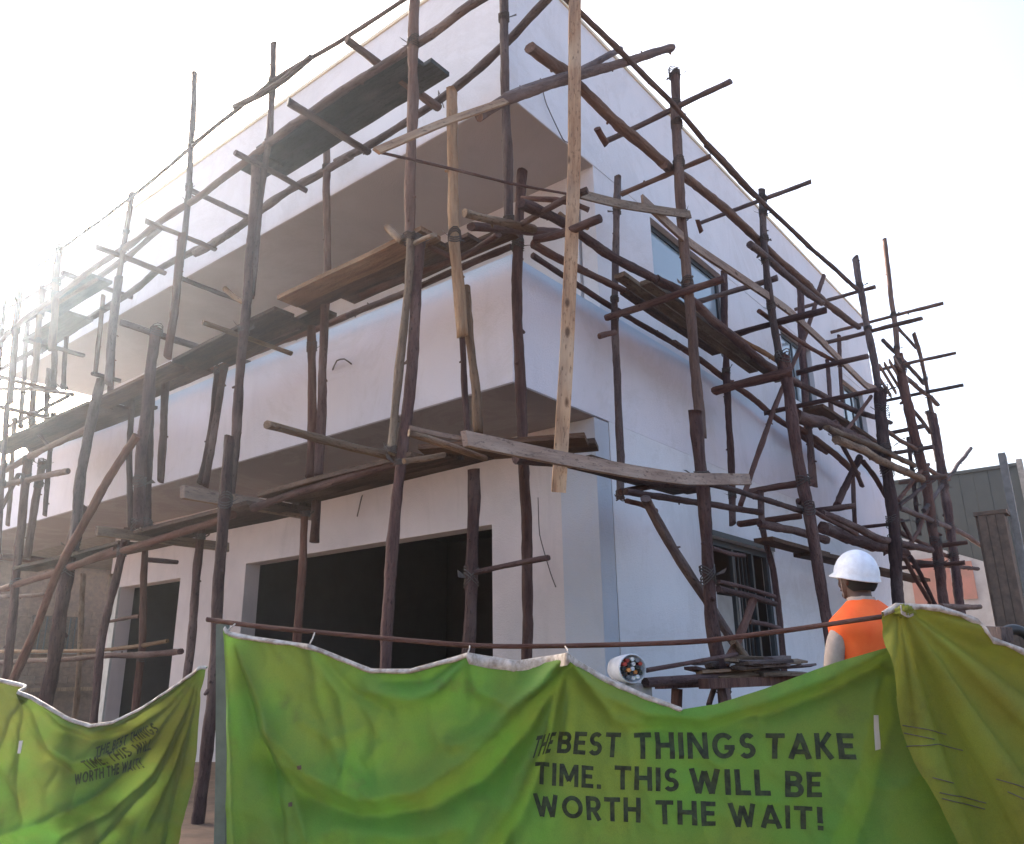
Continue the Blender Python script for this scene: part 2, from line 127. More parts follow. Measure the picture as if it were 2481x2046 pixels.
 ["cross_pole", "cross pole below the left parapet, farthest clear one in the glare", "short cross poles of the scaffold", 0, [[-1.253, 7.427, 7.33], [-0.187, 7.427, 7.33]], [0.0365, 0.0372]],
 ["cross_pole", "thin cross pole running before the tan soffit toward the deck", "short cross poles of the scaffold", 0, [[-0.9, 4.597, 6.425], [0.06, 4.597, 6.425]], [0.0313, 0.032]],
 ["cross_pole", "long cross pole before the tan soffit passing the top of the dark log cluster", "short cross poles of the scaffold", 0, [[-1.612, 4.495, 5.544], [0.108, 4.495, 5.544]], [0.0411, 0.0427]],
 ["cross_pole", "light cross stick poking out above the first-floor deck", "short cross poles of the scaffold", 2, [[-1.661, 2.582, 4.957], [-0.609, 2.582, 4.957]], [0.0248, 0.0255]],
 ["cross_pole", "thick peeled cross log jutting out left below the balcony wall, over the doorway", "short cross poles of the scaffold", 2, [[-2.383, 0.271, 3.26], [-1.185, 0.271, 3.26]], [0.03, 0.0314]],
 ["sawn_board", "pale sawn timber jutting out across the lower deck, left of the doorway", "sawn boards nailed to the scaffold", 4, [[-1.769, 2.413, 3.213], [-0.335, 2.413, 3.213]], [0.0598, 0.0623]],
 ["sawn_board", "brown sawn timber under the lower deck over the narrow dark opening", "sawn boards nailed to the scaffold", 3, [[-1.627, 4.306, 3.099], [-0.07, 4.306, 3.099]], [0.0507, 0.0527]],
 ["cross_pole", "short stick end poking out above the narrow dark opening", "short cross poles of the scaffold", 1, [[-0.363, 5.679, 3.068], [0.058, 5.679, 3.068]], [0.0311, 0.0313]],
 ["cross_pole", "small stub stick at the far deck beside the greyish log", "short cross poles of the scaffold", 0, [[-1.2, 6.016, 5.411], [-0.824, 6.016, 5.411]], [0.0287, 0.0289]],
 ["cross_pole", "faded cross stick at far left under the inner ledger", "short cross poles of the scaffold", 0, [[-1.2, 8.388, 6.537], [-0.399, 8.388, 6.537]], [0.0337, 0.0342]],
 ["cross_pole", "faded cross stick in the bright gap, upper one", "short cross poles of the scaffold", 0, [[-1.2, 9.331, 6.18], [-0.311, 9.331, 6.18]], [0.035, 0.0355]],
 ["cross_pole", "faded cross stick in the bright gap, lower one", "short cross poles of the scaffold", 0, [[-1.2, 9.088, 5.62], [-0.419, 9.088, 5.62]], [0.0341, 0.0345]],
 ["cross_pole", "cross log under the slab at the left photo edge", "short cross poles of the scaffold", 1, [[-0.6, 9.794, 3.472], [0.352, 9.794, 3.472]], [0.0541, 0.055]],
 ["cross_pole", "stubby log end lashed left of the spliced upright joint", "short cross poles of the scaffold", 2, [[-1.3, 0.329, 5.307], [-1.3, 0.234, 5.204], [-1.3, 0.146, 5.106]], [0.0355, 0.0354, 0.0352]],
 ["cross_pole", "short yellowish stub log right of the spliced upright joint", "short cross poles of the scaffold", 3, [[-1.3, 0.004, 5.031], [-1.3, -0.12, 5.034], [-1.3, -0.242, 5.024]], [0.0201, 0.02, 0.0199]],
 ["cross_pole", "short brown log end between the spliced joint and the pale post", "short cross poles of the scaffold", 1, [[-1.0, 0.11, 5.176], [-1.0, -0.021, 5.082], [-1.0, -0.17, 4.972]], [0.0231, 0.023, 0.0229]],
 ["cross_pole", "short stick end above the deck left of the long upright log", "short cross poles of the scaffold", 2, [[-1.1, 3.191, 5.734], [-1.1, 3.008, 5.587], [-1.1, 2.756, 5.421]], [0.0267, 0.0266, 0.0264]],
 ["ledger_pole", "split reddish log lying out to the left of the balcony corner", "lengthwise scaffold poles", 2, [[-1.557, -0.8, 4.886], [-1.307, -0.8, 4.945], [-0.716, -0.8, 5.129]], [0.0333, 0.0337, 0.0345]],
 ["ledger_pole", "dark log lying just under the split reddish log at the balcony corner", "lengthwise scaffold poles", 1, [[-1.262, -0.6, 4.984], [-0.757, -0.6, 5.178], [-0.038, -0.6, 5.484]], [0.0362, 0.0369, 0.0379]],
 ["cross_pole", "round log with a clear cut end pointing right past the orange hanging timber", "short cross poles of the scaffold", 1, [[-1.0, -1.033, 4.817], [-1.0, -1.308, 4.772], [-1.0, -1.629, 4.77]], [0.0333, 0.033, 0.0327]],
 ["cross_pole", "forked gnarled branch at the corner crossing behind the orange timber", "short cross poles of the scaffold", 1, [[-0.9, -1.47, 5.125], [-0.9, -1.251, 5.13], [-0.9, -1.013, 5.104], [-0.9, -0.825, 5.08]], [0.0285, 0.0287, 0.0289, 0.029]],
 ["cross_pole", "short bent log in the corner tangle, above the round log", "short cross poles of the scaffold", 1, [[-0.8, -1.407, 5.029], [-0.8, -1.275, 5.134], [-0.8, -1.089, 5.246], [-0.8, -0.769, 5.397]], [0.0231, 0.0232, 0.0233, 0.0236]],
 ["cross_pole", "small split stick in the corner tangle near the orange timber", "short cross poles of the scaffold", 2, [[-0.5, -0.925, 5.329], [-0.5, -1.021, 5.216], [-0.5, -1.2, 5.083]], [0.0204, 0.0204, 0.0202]],
 ["ledger_pole", "stout ledger log running right from the corner tangle below the first-floor window", "lengthwise scaffold poles", 1, [[-1.134, -1.0, 5.093], [-0.881, -1.0, 5.141], [-0.556, -1.0, 5.189], [0.169, -1.0, 5.197], [1.16, -1.0, 5.302]], [0.0416, 0.042, 0.0425, 0.0435, 0.045]],
 ["ledger_pole", "ledger log on the right wall between the first-floor window and the log bundle", "lengthwise scaffold poles", 1, [[1.031, -1.0, 5.289], [1.919, -1.0, 5.334], [3.677, -1.0, 5.191], [4.82, -1.0, 5.24]], [0.048, 0.0491, 0.0511, 0.0525]],
 ["ledger_pole", "far ledger log of the first-floor level before the small windows", "lengthwise scaffold poles", 1, [[4.647, -1.0, 5.247], [6.187, -1.0, 5.367], [7.443, -1.0, 5.512], [9.529, -1.0, 5.798]], [0.0426, 0.0438, 0.0449, 0.0467]],
 ["ledger_pole", "dark purple ledger log at the top of the balcony wall, right of the corner", "lengthwise scaffold poles", 1, [[-0.253, -0.45, 5.319], [0.284, -0.45, 5.36], [1.118, -0.45, 5.435], [2.637, -0.45, 5.577], [4.005, -0.45, 5.676], [5.709, -0.45, 5.799]], [0.0382, 0.0388, 0.0397, 0.0412, 0.0427, 0.0444]],
 ["ledger_pole", "lower dark ledger log sloping along the right wall from the corner, its near length", "lengthwise scaffold poles", 1, [[0.078, -0.2, 5.446], [0.558, -0.2, 5.425], [1.465, -0.2, 5.406], [3.092, -0.2, 5.429]], [0.0297, 0.0301, 0.0308, 0.0321]],
 ["ledger_pole", "lower dark ledger log along the right wall, its far length", "lengthwise scaffold poles", 1, [[2.904, -0.2, 5.434], [4.367, -0.2, 5.384], [6.814, -0.2, 5.209], [8.336, -0.2, 5.162]], [0.0405, 0.0417, 0.0436, 0.0448]],
 ["ledger_pole", "very thin rod running across the brown soffit from the sawn plank end", "lengthwise scaffold poles", 1, [[-2.586, -1.0, 4.754], [-1.966, -1.0, 4.97], [-1.311, -1.0, 5.19], [-0.489, -1.0, 5.493]], [0.0102, 0.0105, 0.0108, 0.0112]],
 ["sawn_board", "grey sawn batten leading from the orange timber to the window upright", "sawn boards nailed to the scaffold", 3, [[-0.77, -1.25, 5.266], [0.017, -1.25, 5.59], [1.376, -1.25, 6.076]], [0.0375, 0.0386, 0.0405]],
 ["sawn_board", "long pinkish sawn guard board sloping down past the first-floor window", "sawn boards nailed to the scaffold", 4, [[0.471, -1.2, 5.834], [1.408, -1.2, 5.941], [2.667, -1.2, 5.909], [4.177, -1.2, 5.875], [5.662, -1.2, 5.997]], [0.0473, 0.0484, 0.05, 0.0518, 0.0536]],
 ["sawn_board", "far light sawn guard board right of the small windows", "sawn boards nailed to the scaffold", 4, [[5.458, -1.2, 5.991], [6.431, -1.2, 6.037], [7.435, -1.2, 6.084], [8.02, -1.2, 5.988]], [0.051, 0.0519, 0.0529, 0.0534]],
 ["sawn_board", "sawn plank edge-on running across the soffit front to the corner uprights", "sawn boards nailed to the scaffold", 5, [[-2.86, -1.3, 4.47], [-2.298, -1.3, 4.957], [-1.671, -1.3, 5.551]], [0.0257, 0.0265, 0.0275]],
 ["ledger_pole", "long diagonal log at the roof corner with its cut end out in the right sky", "lengthwise scaffold poles", 0, [[-1.908, -1.25, 5.301], [-1.608, -1.25, 5.629], [-0.845, -1.25, 6.293], [0.18, -1.25, 7.161], [1.289, -1.25, 8.109]], [0.0383, 0.0389, 0.0403, 0.0421, 0.0441]],
 ["ledger_pole", "shorter diagonal log lying over the long one at the roof corner", "lengthwise scaffold poles", 0, [[-1.421, -1.1, 5.865], [-0.38, -1.1, 6.787], [0.432, -1.1, 7.575]], [0.0293, 0.0306, 0.0317]],
 ["ledger_pole", "thick ledger log with a flared cut butt end left of the orange timber", "lengthwise scaffold poles", 0, [[-1.044, -1.05, 6.601], [-0.818, -1.05, 6.625], [-0.435, -1.05, 6.71], [0.466, -1.05, 6.674], [1.397, -1.05, 6.708]], [0.0512, 0.0516, 0.0523, 0.0537, 0.0552]],
 ["ledger_pole", "ledger log below the right parapet, its middle length", "lengthwise scaffold poles", 0, [[1.188, -1.1, 6.634], [1.741, -1.1, 6.757], [2.778, -1.1, 6.845], [3.883, -1.1, 6.854], [5.622, -1.1, 6.914]], [0.0474, 0.0481, 0.0493, 0.0506, 0.0526]],
 ["ledger_pole", "ledger log below the right parapet, its far length", "lengthwise scaffold poles", 0, [[5.278, -1.1, 6.89], [6.321, -1.1, 6.928], [7.991, -1.1, 7.108]], [0.0472, 0.0481, 0.0497]],
 ["ledger_pole", "short pole lapped parallel below the right parapet ledger", "lengthwise scaffold poles", 0, [[3.084, -1.2, 6.497], [3.851, -1.2, 6.539], [4.966, -1.2, 6.616], [5.715, -1.2, 6.676]], [0.047, 0.0478, 0.049, 0.0497]],
 ["ledger_pole", "thin top guard pole over the right roof edge, its near length", "lengthwise scaffold poles", 0, [[-1.234, -1.3, 7.099], [-0.518, -1.3, 7.144], [0.048, -1.3, 7.177], [1.021, -1.3, 7.224], [1.973, -1.3, 7.192]], [0.0264, 0.0269, 0.0274, 0.0282, 0.029]],
 ["ledger_pole", "thick short log lashed on the right roof guard pole", "lengthwise scaffold poles", 0, [[1.862, -1.3, 7.181], [2.535, -1.3, 7.186], [3.198, -1.3, 7.189]], [0.0364, 0.0369, 0.0375]],
 ["ledger_pole", "thin top guard pole over the right roof edge, its far length", "lengthwise scaffold poles", 0, [[3.024, -1.3, 7.198], [4.863, -1.3, 7.296], [7.435, -1.3, 7.526]], [0.0292, 0.0304, 0.032]],
 ["cross_pole", "cross pole jutting right into the sky, uppermost with a T-shaped inner end", "short cross poles of the scaffold", 0, [[1.375, -0.273, 7.408], [1.375, -1.835, 7.408]], [0.0323, 0.0312]],
 ["upright_pole", "short stub log across the inner end of the uppermost right cross pole", "upright scaffold poles", 1, [[0.967, -0.45, 7.276], [1.059, -0.45, 7.217], [1.153, -0.45, 7.17]], [0.0373, 0.0373, 0.0374]],
 ["cross_pole", "cross pole between the wall and the right guard pole over the first-floor window", "short cross poles of the scaffold", 0, [[1.349, -0.488, 6.628], [1.349, -1.547, 6.628]], [0.0313, 0.0306]],
 ["cross_pole", "thin cross pole jutting into the sky at the second free upright tip", "short cross poles of the scaffold", 0, [[3.788, -0.274, 7.466], [3.788, -1.822, 7.466]], [0.0291, 0.0284]],
 ["upright_pole", "tiny stub across the inner end of the thin cross pole", "upright scaffold poles", 1, [[3.255, -0.5, 7.191], [3.285, -0.5, 7.126], [3.339, -0.5, 7.044]], [0.0283, 0.0283, 0.0283]],
 ["cross_pole", "cross log under the first-floor window with its left end over the balcony edge", "short cross poles of the scaffold", 1, [[1.259, -0.264, 5.179], [1.259, -1.596, 5.179]], [0.0372, 0.0361]],
 ["cross_pole", "cross pole below the first-floor window reaching the second upright", "short cross poles of the scaffold", 0, [[3.699, -0.026, 6.28], [3.699, -1.279, 6.28]], [0.0381, 0.0372]],
 ["cross_pole", "thick cross log with a sawn end, right of the first-floor window", "short cross poles of the scaffold", 1, [[3.735, -0.568, 5.696], [3.735, -1.798, 5.696]], [0.0424, 0.0415]],
 ["cross_pole", "thin cross stick crossing the far parapet", "short cross poles of the scaffold", 0, [[8.247, 0.114, 7.859], [8.247, -1.399, 7.859]], [0.0347, 0.0341]],
 ["cross_pole", "longest thin cross stick out in the right sky", "short cross poles of the scaffold", 0, [[10.3, 0.207, 8.094], [10.3, -2.066, 8.094]], [0.0335, 0.0327]],
 ["cross_pole", "cross stick just below the longest thin one", "short cross poles of the scaffold", 0, [[8.478, -0.325, 7.18], [8.478, -1.974, 7.18]], [0.0382, 0.0374]],
 ["cross_pole", "cross stick crossing the small windows, middle height", "short cross poles of the scaffold", 1, [[5.301, -0.841, 5.573], [5.301, -1.801, 5.573]], [0.0367, 0.0362]],
 ["cross_pole", "thin horizontal stick right of the leaning laths, middle height", "short cross poles of the scaffold", 0, [[10.085, -0.777, 7.008], [10.085, -2.147, 7.008]], [0.0317, 0.0312]],
 ["cross_pole", "cross stick starting at the crossing brace on the right wall", "short cross poles of the scaffold", 1, [[4.101, -0.77, 4.702], [4.101, -2.138, 4.702]], [0.0298, 0.0291]],
 ["cross_pole", "thin stick rising outward below the leaning laths", "short cross poles of the scaffold", 0, [[11.874, -0.236, 6.945], [11.874, -1.911, 6.945]], [0.035, 0.0344]],
 ["cross_pole", "thick blackened cross log at the first-floor deck, right of the window", "short cross poles of the scaffold", 1, [[3.553, -0.389, 4.966], [3.553, -1.35, 4.966]], [0.0595, 0.0584]],
 ["cross_pole", "brown cross log left of the worker, above the helmet height", "short cross poles of the scaffold", 1, [[4.015, -0.449, 3.715], [4.015, -1.275, 3.715]], [0.0415, 0.0409]],
 ["cross_pole", "cross log just above the white helmet", "short cross poles of the scaffold", 1, [[5.674, -0.742, 3.693], [5.674, -1.27, 3.693]], [0.0396, 0.0392]],
 ["cross_pole", "cross log directly over the ground-floor window", "short cross poles of the scaffold", 1, [[4.497, -0.137, 3.424], [4.497, -0.949, 3.424]], [0.0403, 0.0398]],
 ["cross_pole", "thin stick before the far wall, above the helmet right side", "short cross poles of the scaffold", 1, [[7.481, -0.687, 3.686], [7.481, -1.234, 3.686]], [0.026, 0.0258]],
 ["cross_pole", "cross stick against the white sky below the leaning laths", "short cross poles of the scaffold", 0, [[10.636, -0.479, 5.92], [10.636, -1.325, 5.92]], [0.0417, 0.0413]],
 ["cross_pole", "cross stick against the white sky, next lower one", "short cross poles of the scaffold", 0, [[10.329, -0.675, 5.441], [10.329, -1.476, 5.441]], [0.0404, 0.04]],
 ["cross_pole", "cross stick at the meeting point of the sky and the dark green shed", "short cross poles of the scaffold", 0, [[10.518, -0.767, 4.917], [10.518, -1.575, 4.917]], [0.0402, 0.0399]],
 ["cross_pole", "lowest cross stick before the pink wall", "short cross poles of the scaffold", 1, [[10.788, -0.461, 3.729], [10.788, -1.668, 3.729]], [0.0401, 0.0395]],
 ["cross_pole", "cross stick close above the olive cloth", "short cross poles of the scaffold", 1, [[10.521, -0.482, 3.364], [10.521, -1.617, 3.364]], [0.0393, 0.0387]],
 ["sawn_board", "broad pale sawn board nailed round the corner below the balcony soffit", "sawn boards nailed to the scaffold", 4, [[-2.267, -1.45, 2.859], [-1.383, -1.45, 3.005], [-0.428, -1.45, 3.147], [0.346, -1.45, 3.242], [1.716, -1.45, 3.325]], [0.0448, 0.0465, 0.0483, 0.0498, 0.0523]],
 ["sawn_board", "narrow sawn lath reaching left from the broad pale board", "sawn boards nailed to the scaffold", 4, [[-2.638, -1.4, 2.846], [-2.429, -1.4, 2.866], [-2.212, -1.4, 2.878]], [0.0131, 0.0133, 0.0134]],
 ["ledger_pole", "grey log end lying under the narrow sawn lath", "lengthwise scaffold poles", 2, [[-2.551, -1.3, 2.856], [-2.265, -1.3, 2.851], [-1.923, -1.3, 2.841]], [0.0204, 0.0207, 0.021]],
 ["ledger_pole", "brown twisty log end at the lower deck right of the purple-brown upright", "lengthwise scaffold poles", 2, [[-2.582, -1.3, 2.695], [-2.437, -1.3, 2.735], [-2.276, -1.3, 2.792]], [0.0171, 0.0173, 0.0174]],
 ["ledger_pole", "dark ledger log under the broad pale board, right of the orange timber", "lengthwise scaffold poles", 1, [[-1.244, -1.0, 3.035], [-0.642, -1.0, 3.117], [0.114, -1.0, 3.172], [0.704, -1.0, 3.201], [1.72, -1.0, 3.31]], [0.0418, 0.0427, 0.0439, 0.0448, 0.0463]],
 ["ledger_pole", "ledger log running above the ground-floor window", "lengthwise scaffold poles", 1, [[0.198, -1.0, 3.032], [0.643, -1.0, 3.062], [1.691, -1.0, 3.156], [3.063, -1.0, 3.267]], [0.0302, 0.0306, 0.0316, 0.033]],
 ["ledger_pole", "ledger log dipping to the thick brown upright left of the worker", "lengthwise scaffold poles", 1, [[1.401, -1.2, 3.263], [2.057, -1.2, 3.296], [3.074, -1.2, 3.332], [3.975, -1.2, 3.365]], [0.0293, 0.0298, 0.0307, 0.0314]],
 ["ledger_pole", "blackened ledger log left of the white helmet", "lengthwise scaffold poles", 1, [[2.974, -1.0, 3.132], [4.15, -1.0, 3.193], [5.183, -1.0, 3.196]], [0.0479, 0.0493, 0.0505]],
 ["ledger_pole", "ledger log above and right of the white helmet", "lengthwise scaffold poles", 1, [[4.497, -1.2, 3.427], [5.829, -1.2, 3.418], [7.131, -1.2, 3.411], [10.131, -1.2, 3.572]], [0.0491, 0.0504, 0.0517, 0.0548]],
 ["ledger_pole", "black thick log right behind the white helmet", "lengthwise scaffold poles", 1, [[5.686, -0.8, 3.454], [6.712, -0.8, 3.436], [9.032, -0.8, 3.513], [9.956, -0.8, 3.527]], [0.0875, 0.0892, 0.093, 0.0945]],
 ["ledger_pole", "thin ledger pole sloping down before the dark green shed to the brown pillar", "lengthwise scaffold poles", 0, [[8.376, -1.2, 4.062], [10.729, -1.2, 4.165], [13.552, -1.2, 4.257], [16.477, -1.2, 4.173]], [0.0449, 0.0465, 0.0484, 0.0504]],
 ["ledger_pole", "thick red-brown log bundle end out on the right wall at first-floor level", "lengthwise scaffold poles", 1, [[4.109, -1.15, 4.614], [5.137, -1.15, 4.741], [5.932, -1.15, 4.784], [8.067, -1.15, 4.935]], [0.0838, 0.0857, 0.0871, 0.091]],
 ["ledger_pole", "long light-brown log continuing right under the bundle to the last uprights", "lengthwise scaffold poles", 2, [[4.983, -1.35, 4.434], [6.05, -1.35, 4.524], [7.029, -1.35, 4.553], [9.597, -1.35, 4.723]], [0.0576, 0.0588, 0.0599, 0.063]],
 ["ledger_pole", "upper thin brown log over the long light-brown one at the right", "lengthwise scaffold poles", 2, [[4.645, -1.35, 4.521], [6.596, -1.35, 4.709], [9.177, -1.35, 4.885]], [0.0406, 0.0423, 0.0444]],
 ["ledger_pole", "dark ledger log under the red-brown bundle", "lengthwise scaffold poles", 1, [[6.408, -0.4, 5.116], [7.705, -0.4, 5.08], [8.655, -0.4, 4.974], [9.308, -0.4, 4.921]], [0.0514, 0.0526, 0.0534, 0.0539]],
 ["brace_pole", "long pale raking brace slanting down to the timber heap at the ground-floor window", "slanting scaffold braces", 0, [[0.351, -1.1, 2.98], [0.898, -1.1, 2.512], [1.306, -1.1, 2.208], [1.763, -1.1, 1.893], [2.205, -1.1, 1.64]], [0.0423, 0.0427, 0.0431, 0.0436, 0.044]],
 ["brace_pole", "long thin brace slanting across the right wall from the upper right", "slanting scaffold braces", 1, [[7.112, -0.9, 7.797], [5.719, -0.9, 6.265], [4.518, -0.9, 5.14], [3.453, -0.9, 4.043], [2.763, -0.9, 3.306]], [0.0342, 0.0329, 0.0317, 0.0307, 0.0301]],
 ["brace_pole", "short steep brace on the right wall below the log bundle, leaning left", "slanting scaffold braces", 1, [[7.659, -0.9, 4.818], [6.887, -0.9, 4.327], [6.123, -0.9, 3.807]], [0.0518, 0.0509, 0.0499]],
 ["brace_pole", "short brace on the right wall below the log bundle, leaning right", "slanting scaffold braces", 1, [[7.785, -0.9, 4.763], [8.386, -0.9, 4.59], [8.986, -0.9, 4.334]], [0.0396, 0.0399, 0.0403]],
 ["brace_pole", "twiggy stick with its free tip in the sky over the dark green shed", "slanting scaffold braces", 0, [[16.2, -1.2, 6.676], [13.157, -1.2, 5.486], [10.084, -1.2, 4.269]], [0.0426, 0.0407, 0.0388]],
 ["brace_pole", "upward slanting stick before the dark green shed, upper", "slanting scaffold braces", 1, [[8.325, -1.2, 4.173], [9.738, -1.2, 4.78], [11.069, -1.2, 5.298]], [0.0332, 0.0341, 0.0349]],
 ["brace_pole", "upward slanting stick before the dark green shed, lower", "slanting scaffold braces", 1, [[8.338, -1.2, 4.096], [9.971, -1.2, 4.619], [11.368, -1.2, 5.067]], [0.0334, 0.0344, 0.0352]],
 ["brace_pole", "small brace before the white wall leaning right", "slanting scaffold braces", 1, [[8.314, -1.2, 3.858], [8.803, -1.2, 3.542]], [0.0311, 0.0313]],
 ["brace_pole", "small brace before the white wall leaning left", "slanting scaffold braces", 1, [[10.43, -1.2, 4.364], [9.499, -1.2, 3.892], [8.557, -1.2, 3.483]], [0.0336, 0.033, 0.0324]],
 ["brace_pole", "left one of two parallel braces right of the worker", "slanting scaffold braces", 1, [[8.135, -1.2, 3.264], [8.725, -1.2, 2.937], [9.376, -1.2, 2.633]], [0.0345, 0.0348, 0.0351]],
 ["brace_pole", "right one of two parallel braces right of the worker", "slanting scaffold braces", 1, [[8.567, -1.2, 3.307], [9.151, -1.2, 2.97], [9.802, -1.2, 2.617]], [0.0354, 0.0357, 0.036]],
 ["brace_pole", "tiny stick linking two faded pole tips in the right sky", "slanting scaffold braces", 0, [[10.432, -1.2, 7.905], [11.151, -1.2, 7.916], [11.784, -1.2, 7.895]], [0.0288, 0.0291, 0.0294]],
 ["brace_pole", "thin ledger stick sloping in the sky right of the leaning laths", "slanting scaffold braces", 0, [[10.058, -1.2, 6.845], [11.466, -1.2, 6.919], [13.09, -1.2, 7.004]], [0.0427, 0.0435, 0.0445]],
 ["brace_pole", "short sloping stick between the last two uprights, in the sky", "slanting scaffold braces", 0, [[10.378, -1.2, 6.24], [11.18, -1.2, 6.192], [11.76, -1.2, 6.076]], [0.0372, 0.0377, 0.0379]],
 ["brace_pole", "sloping stick against the white sky under the leaning laths", "slanting scaffold braces", 0, [[8.096, -1.2, 5.34], [9.127, -1.2, 5.357], [10.322, -1.2, 5.43]], [0.0369, 0.0376, 0.0383]],
 ["brace_pole", "short sloping stick at the left top of the dark green shed", "slanting scaffold braces", 0, [[10.693, -1.2, 5.179], [11.673, -1.2, 5.218], [12.802, -1.2, 5.319]], [0.042, 0.0426, 0.0433]],
 ["brace_pole", "long pale raking brace leaning across the whole left side down to the green cloth", "slanting scaffold braces", 1, [[-1.6, 3.751, 4.044], [-1.6, 4.112, 3.766], [-1.6, 4.462, 3.475], [-1.6, 5.163, 2.78], [-1.6, 5.502, 2.187], [-1.6, 6.03, 1.406], [-1.6, 6.111, 1.282]], [0.0448, 0.045, 0.0452, 0.0455, 0.0456, 0.0457, 0.0457]],
 ["brace_pole", "thin slanting stick at the left photo edge below the balcony wall", "slanting scaffold braces", 0, [[-1.2, 7.906, 4.379], [-1.2, 8.137, 4.136], [-1.2, 8.409, 3.86]], [0.0307, 0.0308, 0.0308]],
 ["brace_pole", "tiny crossing stick in the bright gap at the far left", "slanting scaffold braces", 0, [[-1.0, 8.177, 5.118], [-1.0, 7.766, 4.891], [-1.0, 7.458, 4.69]], [0.0245, 0.0243, 0.0241]],
 ["sawn_board", "first from the left of the pale laths leaning between the far right uprights", "leaning laths", 4, [[9.407, -0.9, 6.79], [10.387, -0.9, 6.551]], [0.0404, 0.0409]],
 ["sawn_board", "second from the left of the pale laths leaning between the far right uprights", "leaning laths", 4, [[9.506, -0.98, 6.893], [10.452, -0.98, 6.618]], [0.0405, 0.041]],
 ["sawn_board", "third from the left of the pale laths leaning between the far right uprights", "leaning laths", 4, [[9.536, -1.06, 6.92], [10.444, -1.06, 6.676]], [0.0404, 0.0409]],
 ["sawn_board", "fourth from the left of the pale laths leaning between the far right uprights", "leaning laths", 4, [[9.577, -1.14, 6.968], [10.434, -1.14, 6.733]], [0.0404, 0.0409]],
 ["sawn_board", "fifth from the left of the pale laths leaning between the far right uprights", "leaning laths", 4, [[9.618, -1.22, 7.017], [10.422, -1.22, 6.788]], [0.0404, 0.0408]],
 ["ledger_pole", "thin upper rail across the ground-floor window", "lengthwise scaffold poles", 1, [[1.622, -1.1, 2.398], [2.183, -1.1, 2.384], [2.934, -1.1, 2.347]], [0.021, 0.0213, 0.0218]],
 ["ledger_pole", "thicker rail just below the thin one across the ground-floor window", "lengthwise scaffold poles", 1, [[1.568, -1.1, 2.332], [2.165, -1.1, 2.309], [2.938, -1.1, 2.268]], [0.0301, 0.0307, 0.0313]],
 ["ledger_pole", "short low rail across the right half of the ground-floor window", "lengthwise scaffold poles", 1, [[2.22, -1.1, 2.063], [2.634, -1.1, 2.051], [2.972, -1.1, 2.024]], [0.0241, 0.0244, 0.0246]],
 ["ledger_pole", "short rail at the top of the ground-floor window", "lengthwise scaffold poles", 1, [[1.539, -1.1, 2.694], [1.917, -1.1, 2.688], [2.26, -1.1, 2.703]], [0.0208, 0.021, 0.0212]],
 ["brace_pole", "dark crooked stake leaning before the lower part of the ground-floor window", "slanting scaffold braces", 1, [[2.255, -1.15, 2.255], [2.009, -1.15, 2.043], [1.745, -1.15, 1.839], [1.478, -1.15, 1.649]], [0.0389, 0.0385, 0.0381, 0.0377]],
 ["brace_pole", "brown stake leaning right into the timber heap", "slanting scaffold braces", 2, [[1.597, -1.2, 1.864], [1.797, -1.2, 1.732], [2.044, -1.2, 1.583], [2.185, -1.2, 1.517]], [0.0354, 0.0355, 0.0357, 0.0359]],
 ["brace_pole", "dark splayed stick at the foot of the thick window upright", "slanting scaffold braces", 1, [[1.261, -1.2, 1.589], [1.147, -1.2, 1.492], [1.008, -1.2, 1.343]], [0.0246, 0.0245, 0.0243]],
 ["cross_pole", "dark stick tied level across the corner upright at doorway height", "short cross poles of the scaffold", 1, [[-0.9, -0.317, 2.332], [-0.9, -0.53, 2.349], [-0.9, -0.999, 2.378]], [0.0215, 0.0213, 0.021]],
 ["ledger_pole", "tiny twig stub left of the slim grey wall stick", "lengthwise scaffold poles", 1, [[0.08, -0.9, 4.399], [0.186, -0.9, 4.453], [0.329, -0.9, 4.519]], [0.0256, 0.0257, 0.0258]],
 ["upright_pole", "slim dark log immediately left of the cluster of three before the left balcony wall", "upright scaffold poles", 1, [[-0.8, 5.736, 5.307], [-0.8, 5.569, 4.353], [-0.8, 5.268, 3.358]], [0.0375, 0.0368, 0.036]],
 ["upright_pole", "short dark post hanging above the far deck, right of a greyish log", "upright scaffold poles", 1, [[-0.4, 7.416, 6.525], [-0.4, 7.295, 5.867], [-0.4, 7.201, 5.317]], [0.0437, 0.0432, 0.0428]],
 ["upright_pole", "faded stick cut by the left photo edge, beside the bright gap", "tangled thin sticks fading in the glare at the far left", 0, [[-1.2, 9.844, 7.731], [-1.2, 9.554, 6.693], [-1.2, 9.207, 5.552]], [0.0437, 0.0429, 0.042]],
 ["upright_pole", "faded stick second from the left photo edge, above the bright gap", "tangled thin sticks fading in the glare at the far left", 0, [[-0.4, 10.984, 7.904], [-0.4, 10.755, 6.895], [-0.4, 10.463, 5.754]], [0.0394, 0.0388, 0.0381]],
 ["upright_pole", "thickest of the faded sticks in the far left tangle", "tangled thin sticks fading in the glare at the far left", 0, [[-1.1, 8.474, 7.499], [-1.1, 8.362, 6.723], [-1.1, 8.191, 5.813]], [0.0451, 0.0446, 0.0439]],
 ["upright_pole", "faded stick nearest to the tan soffit in the far left tangle", "tangled thin sticks fading in the glare at the far left", 0, [[-0.4, 9.261, 7.573], [-0.4, 9.121, 6.826], [-0.4, 8.949, 6.104]], [0.0366, 0.0361, 0.0357]],
 ["upright_pole", "faded stick at the left photo edge below the bright gap", "tangled thin sticks fading in the glare at the far left", 0, [[-0.8, 9.612, 5.654], [-0.8, 9.376, 4.808], [-0.8, 9.125, 3.861]], [0.0347, 0.0341, 0.0335]],
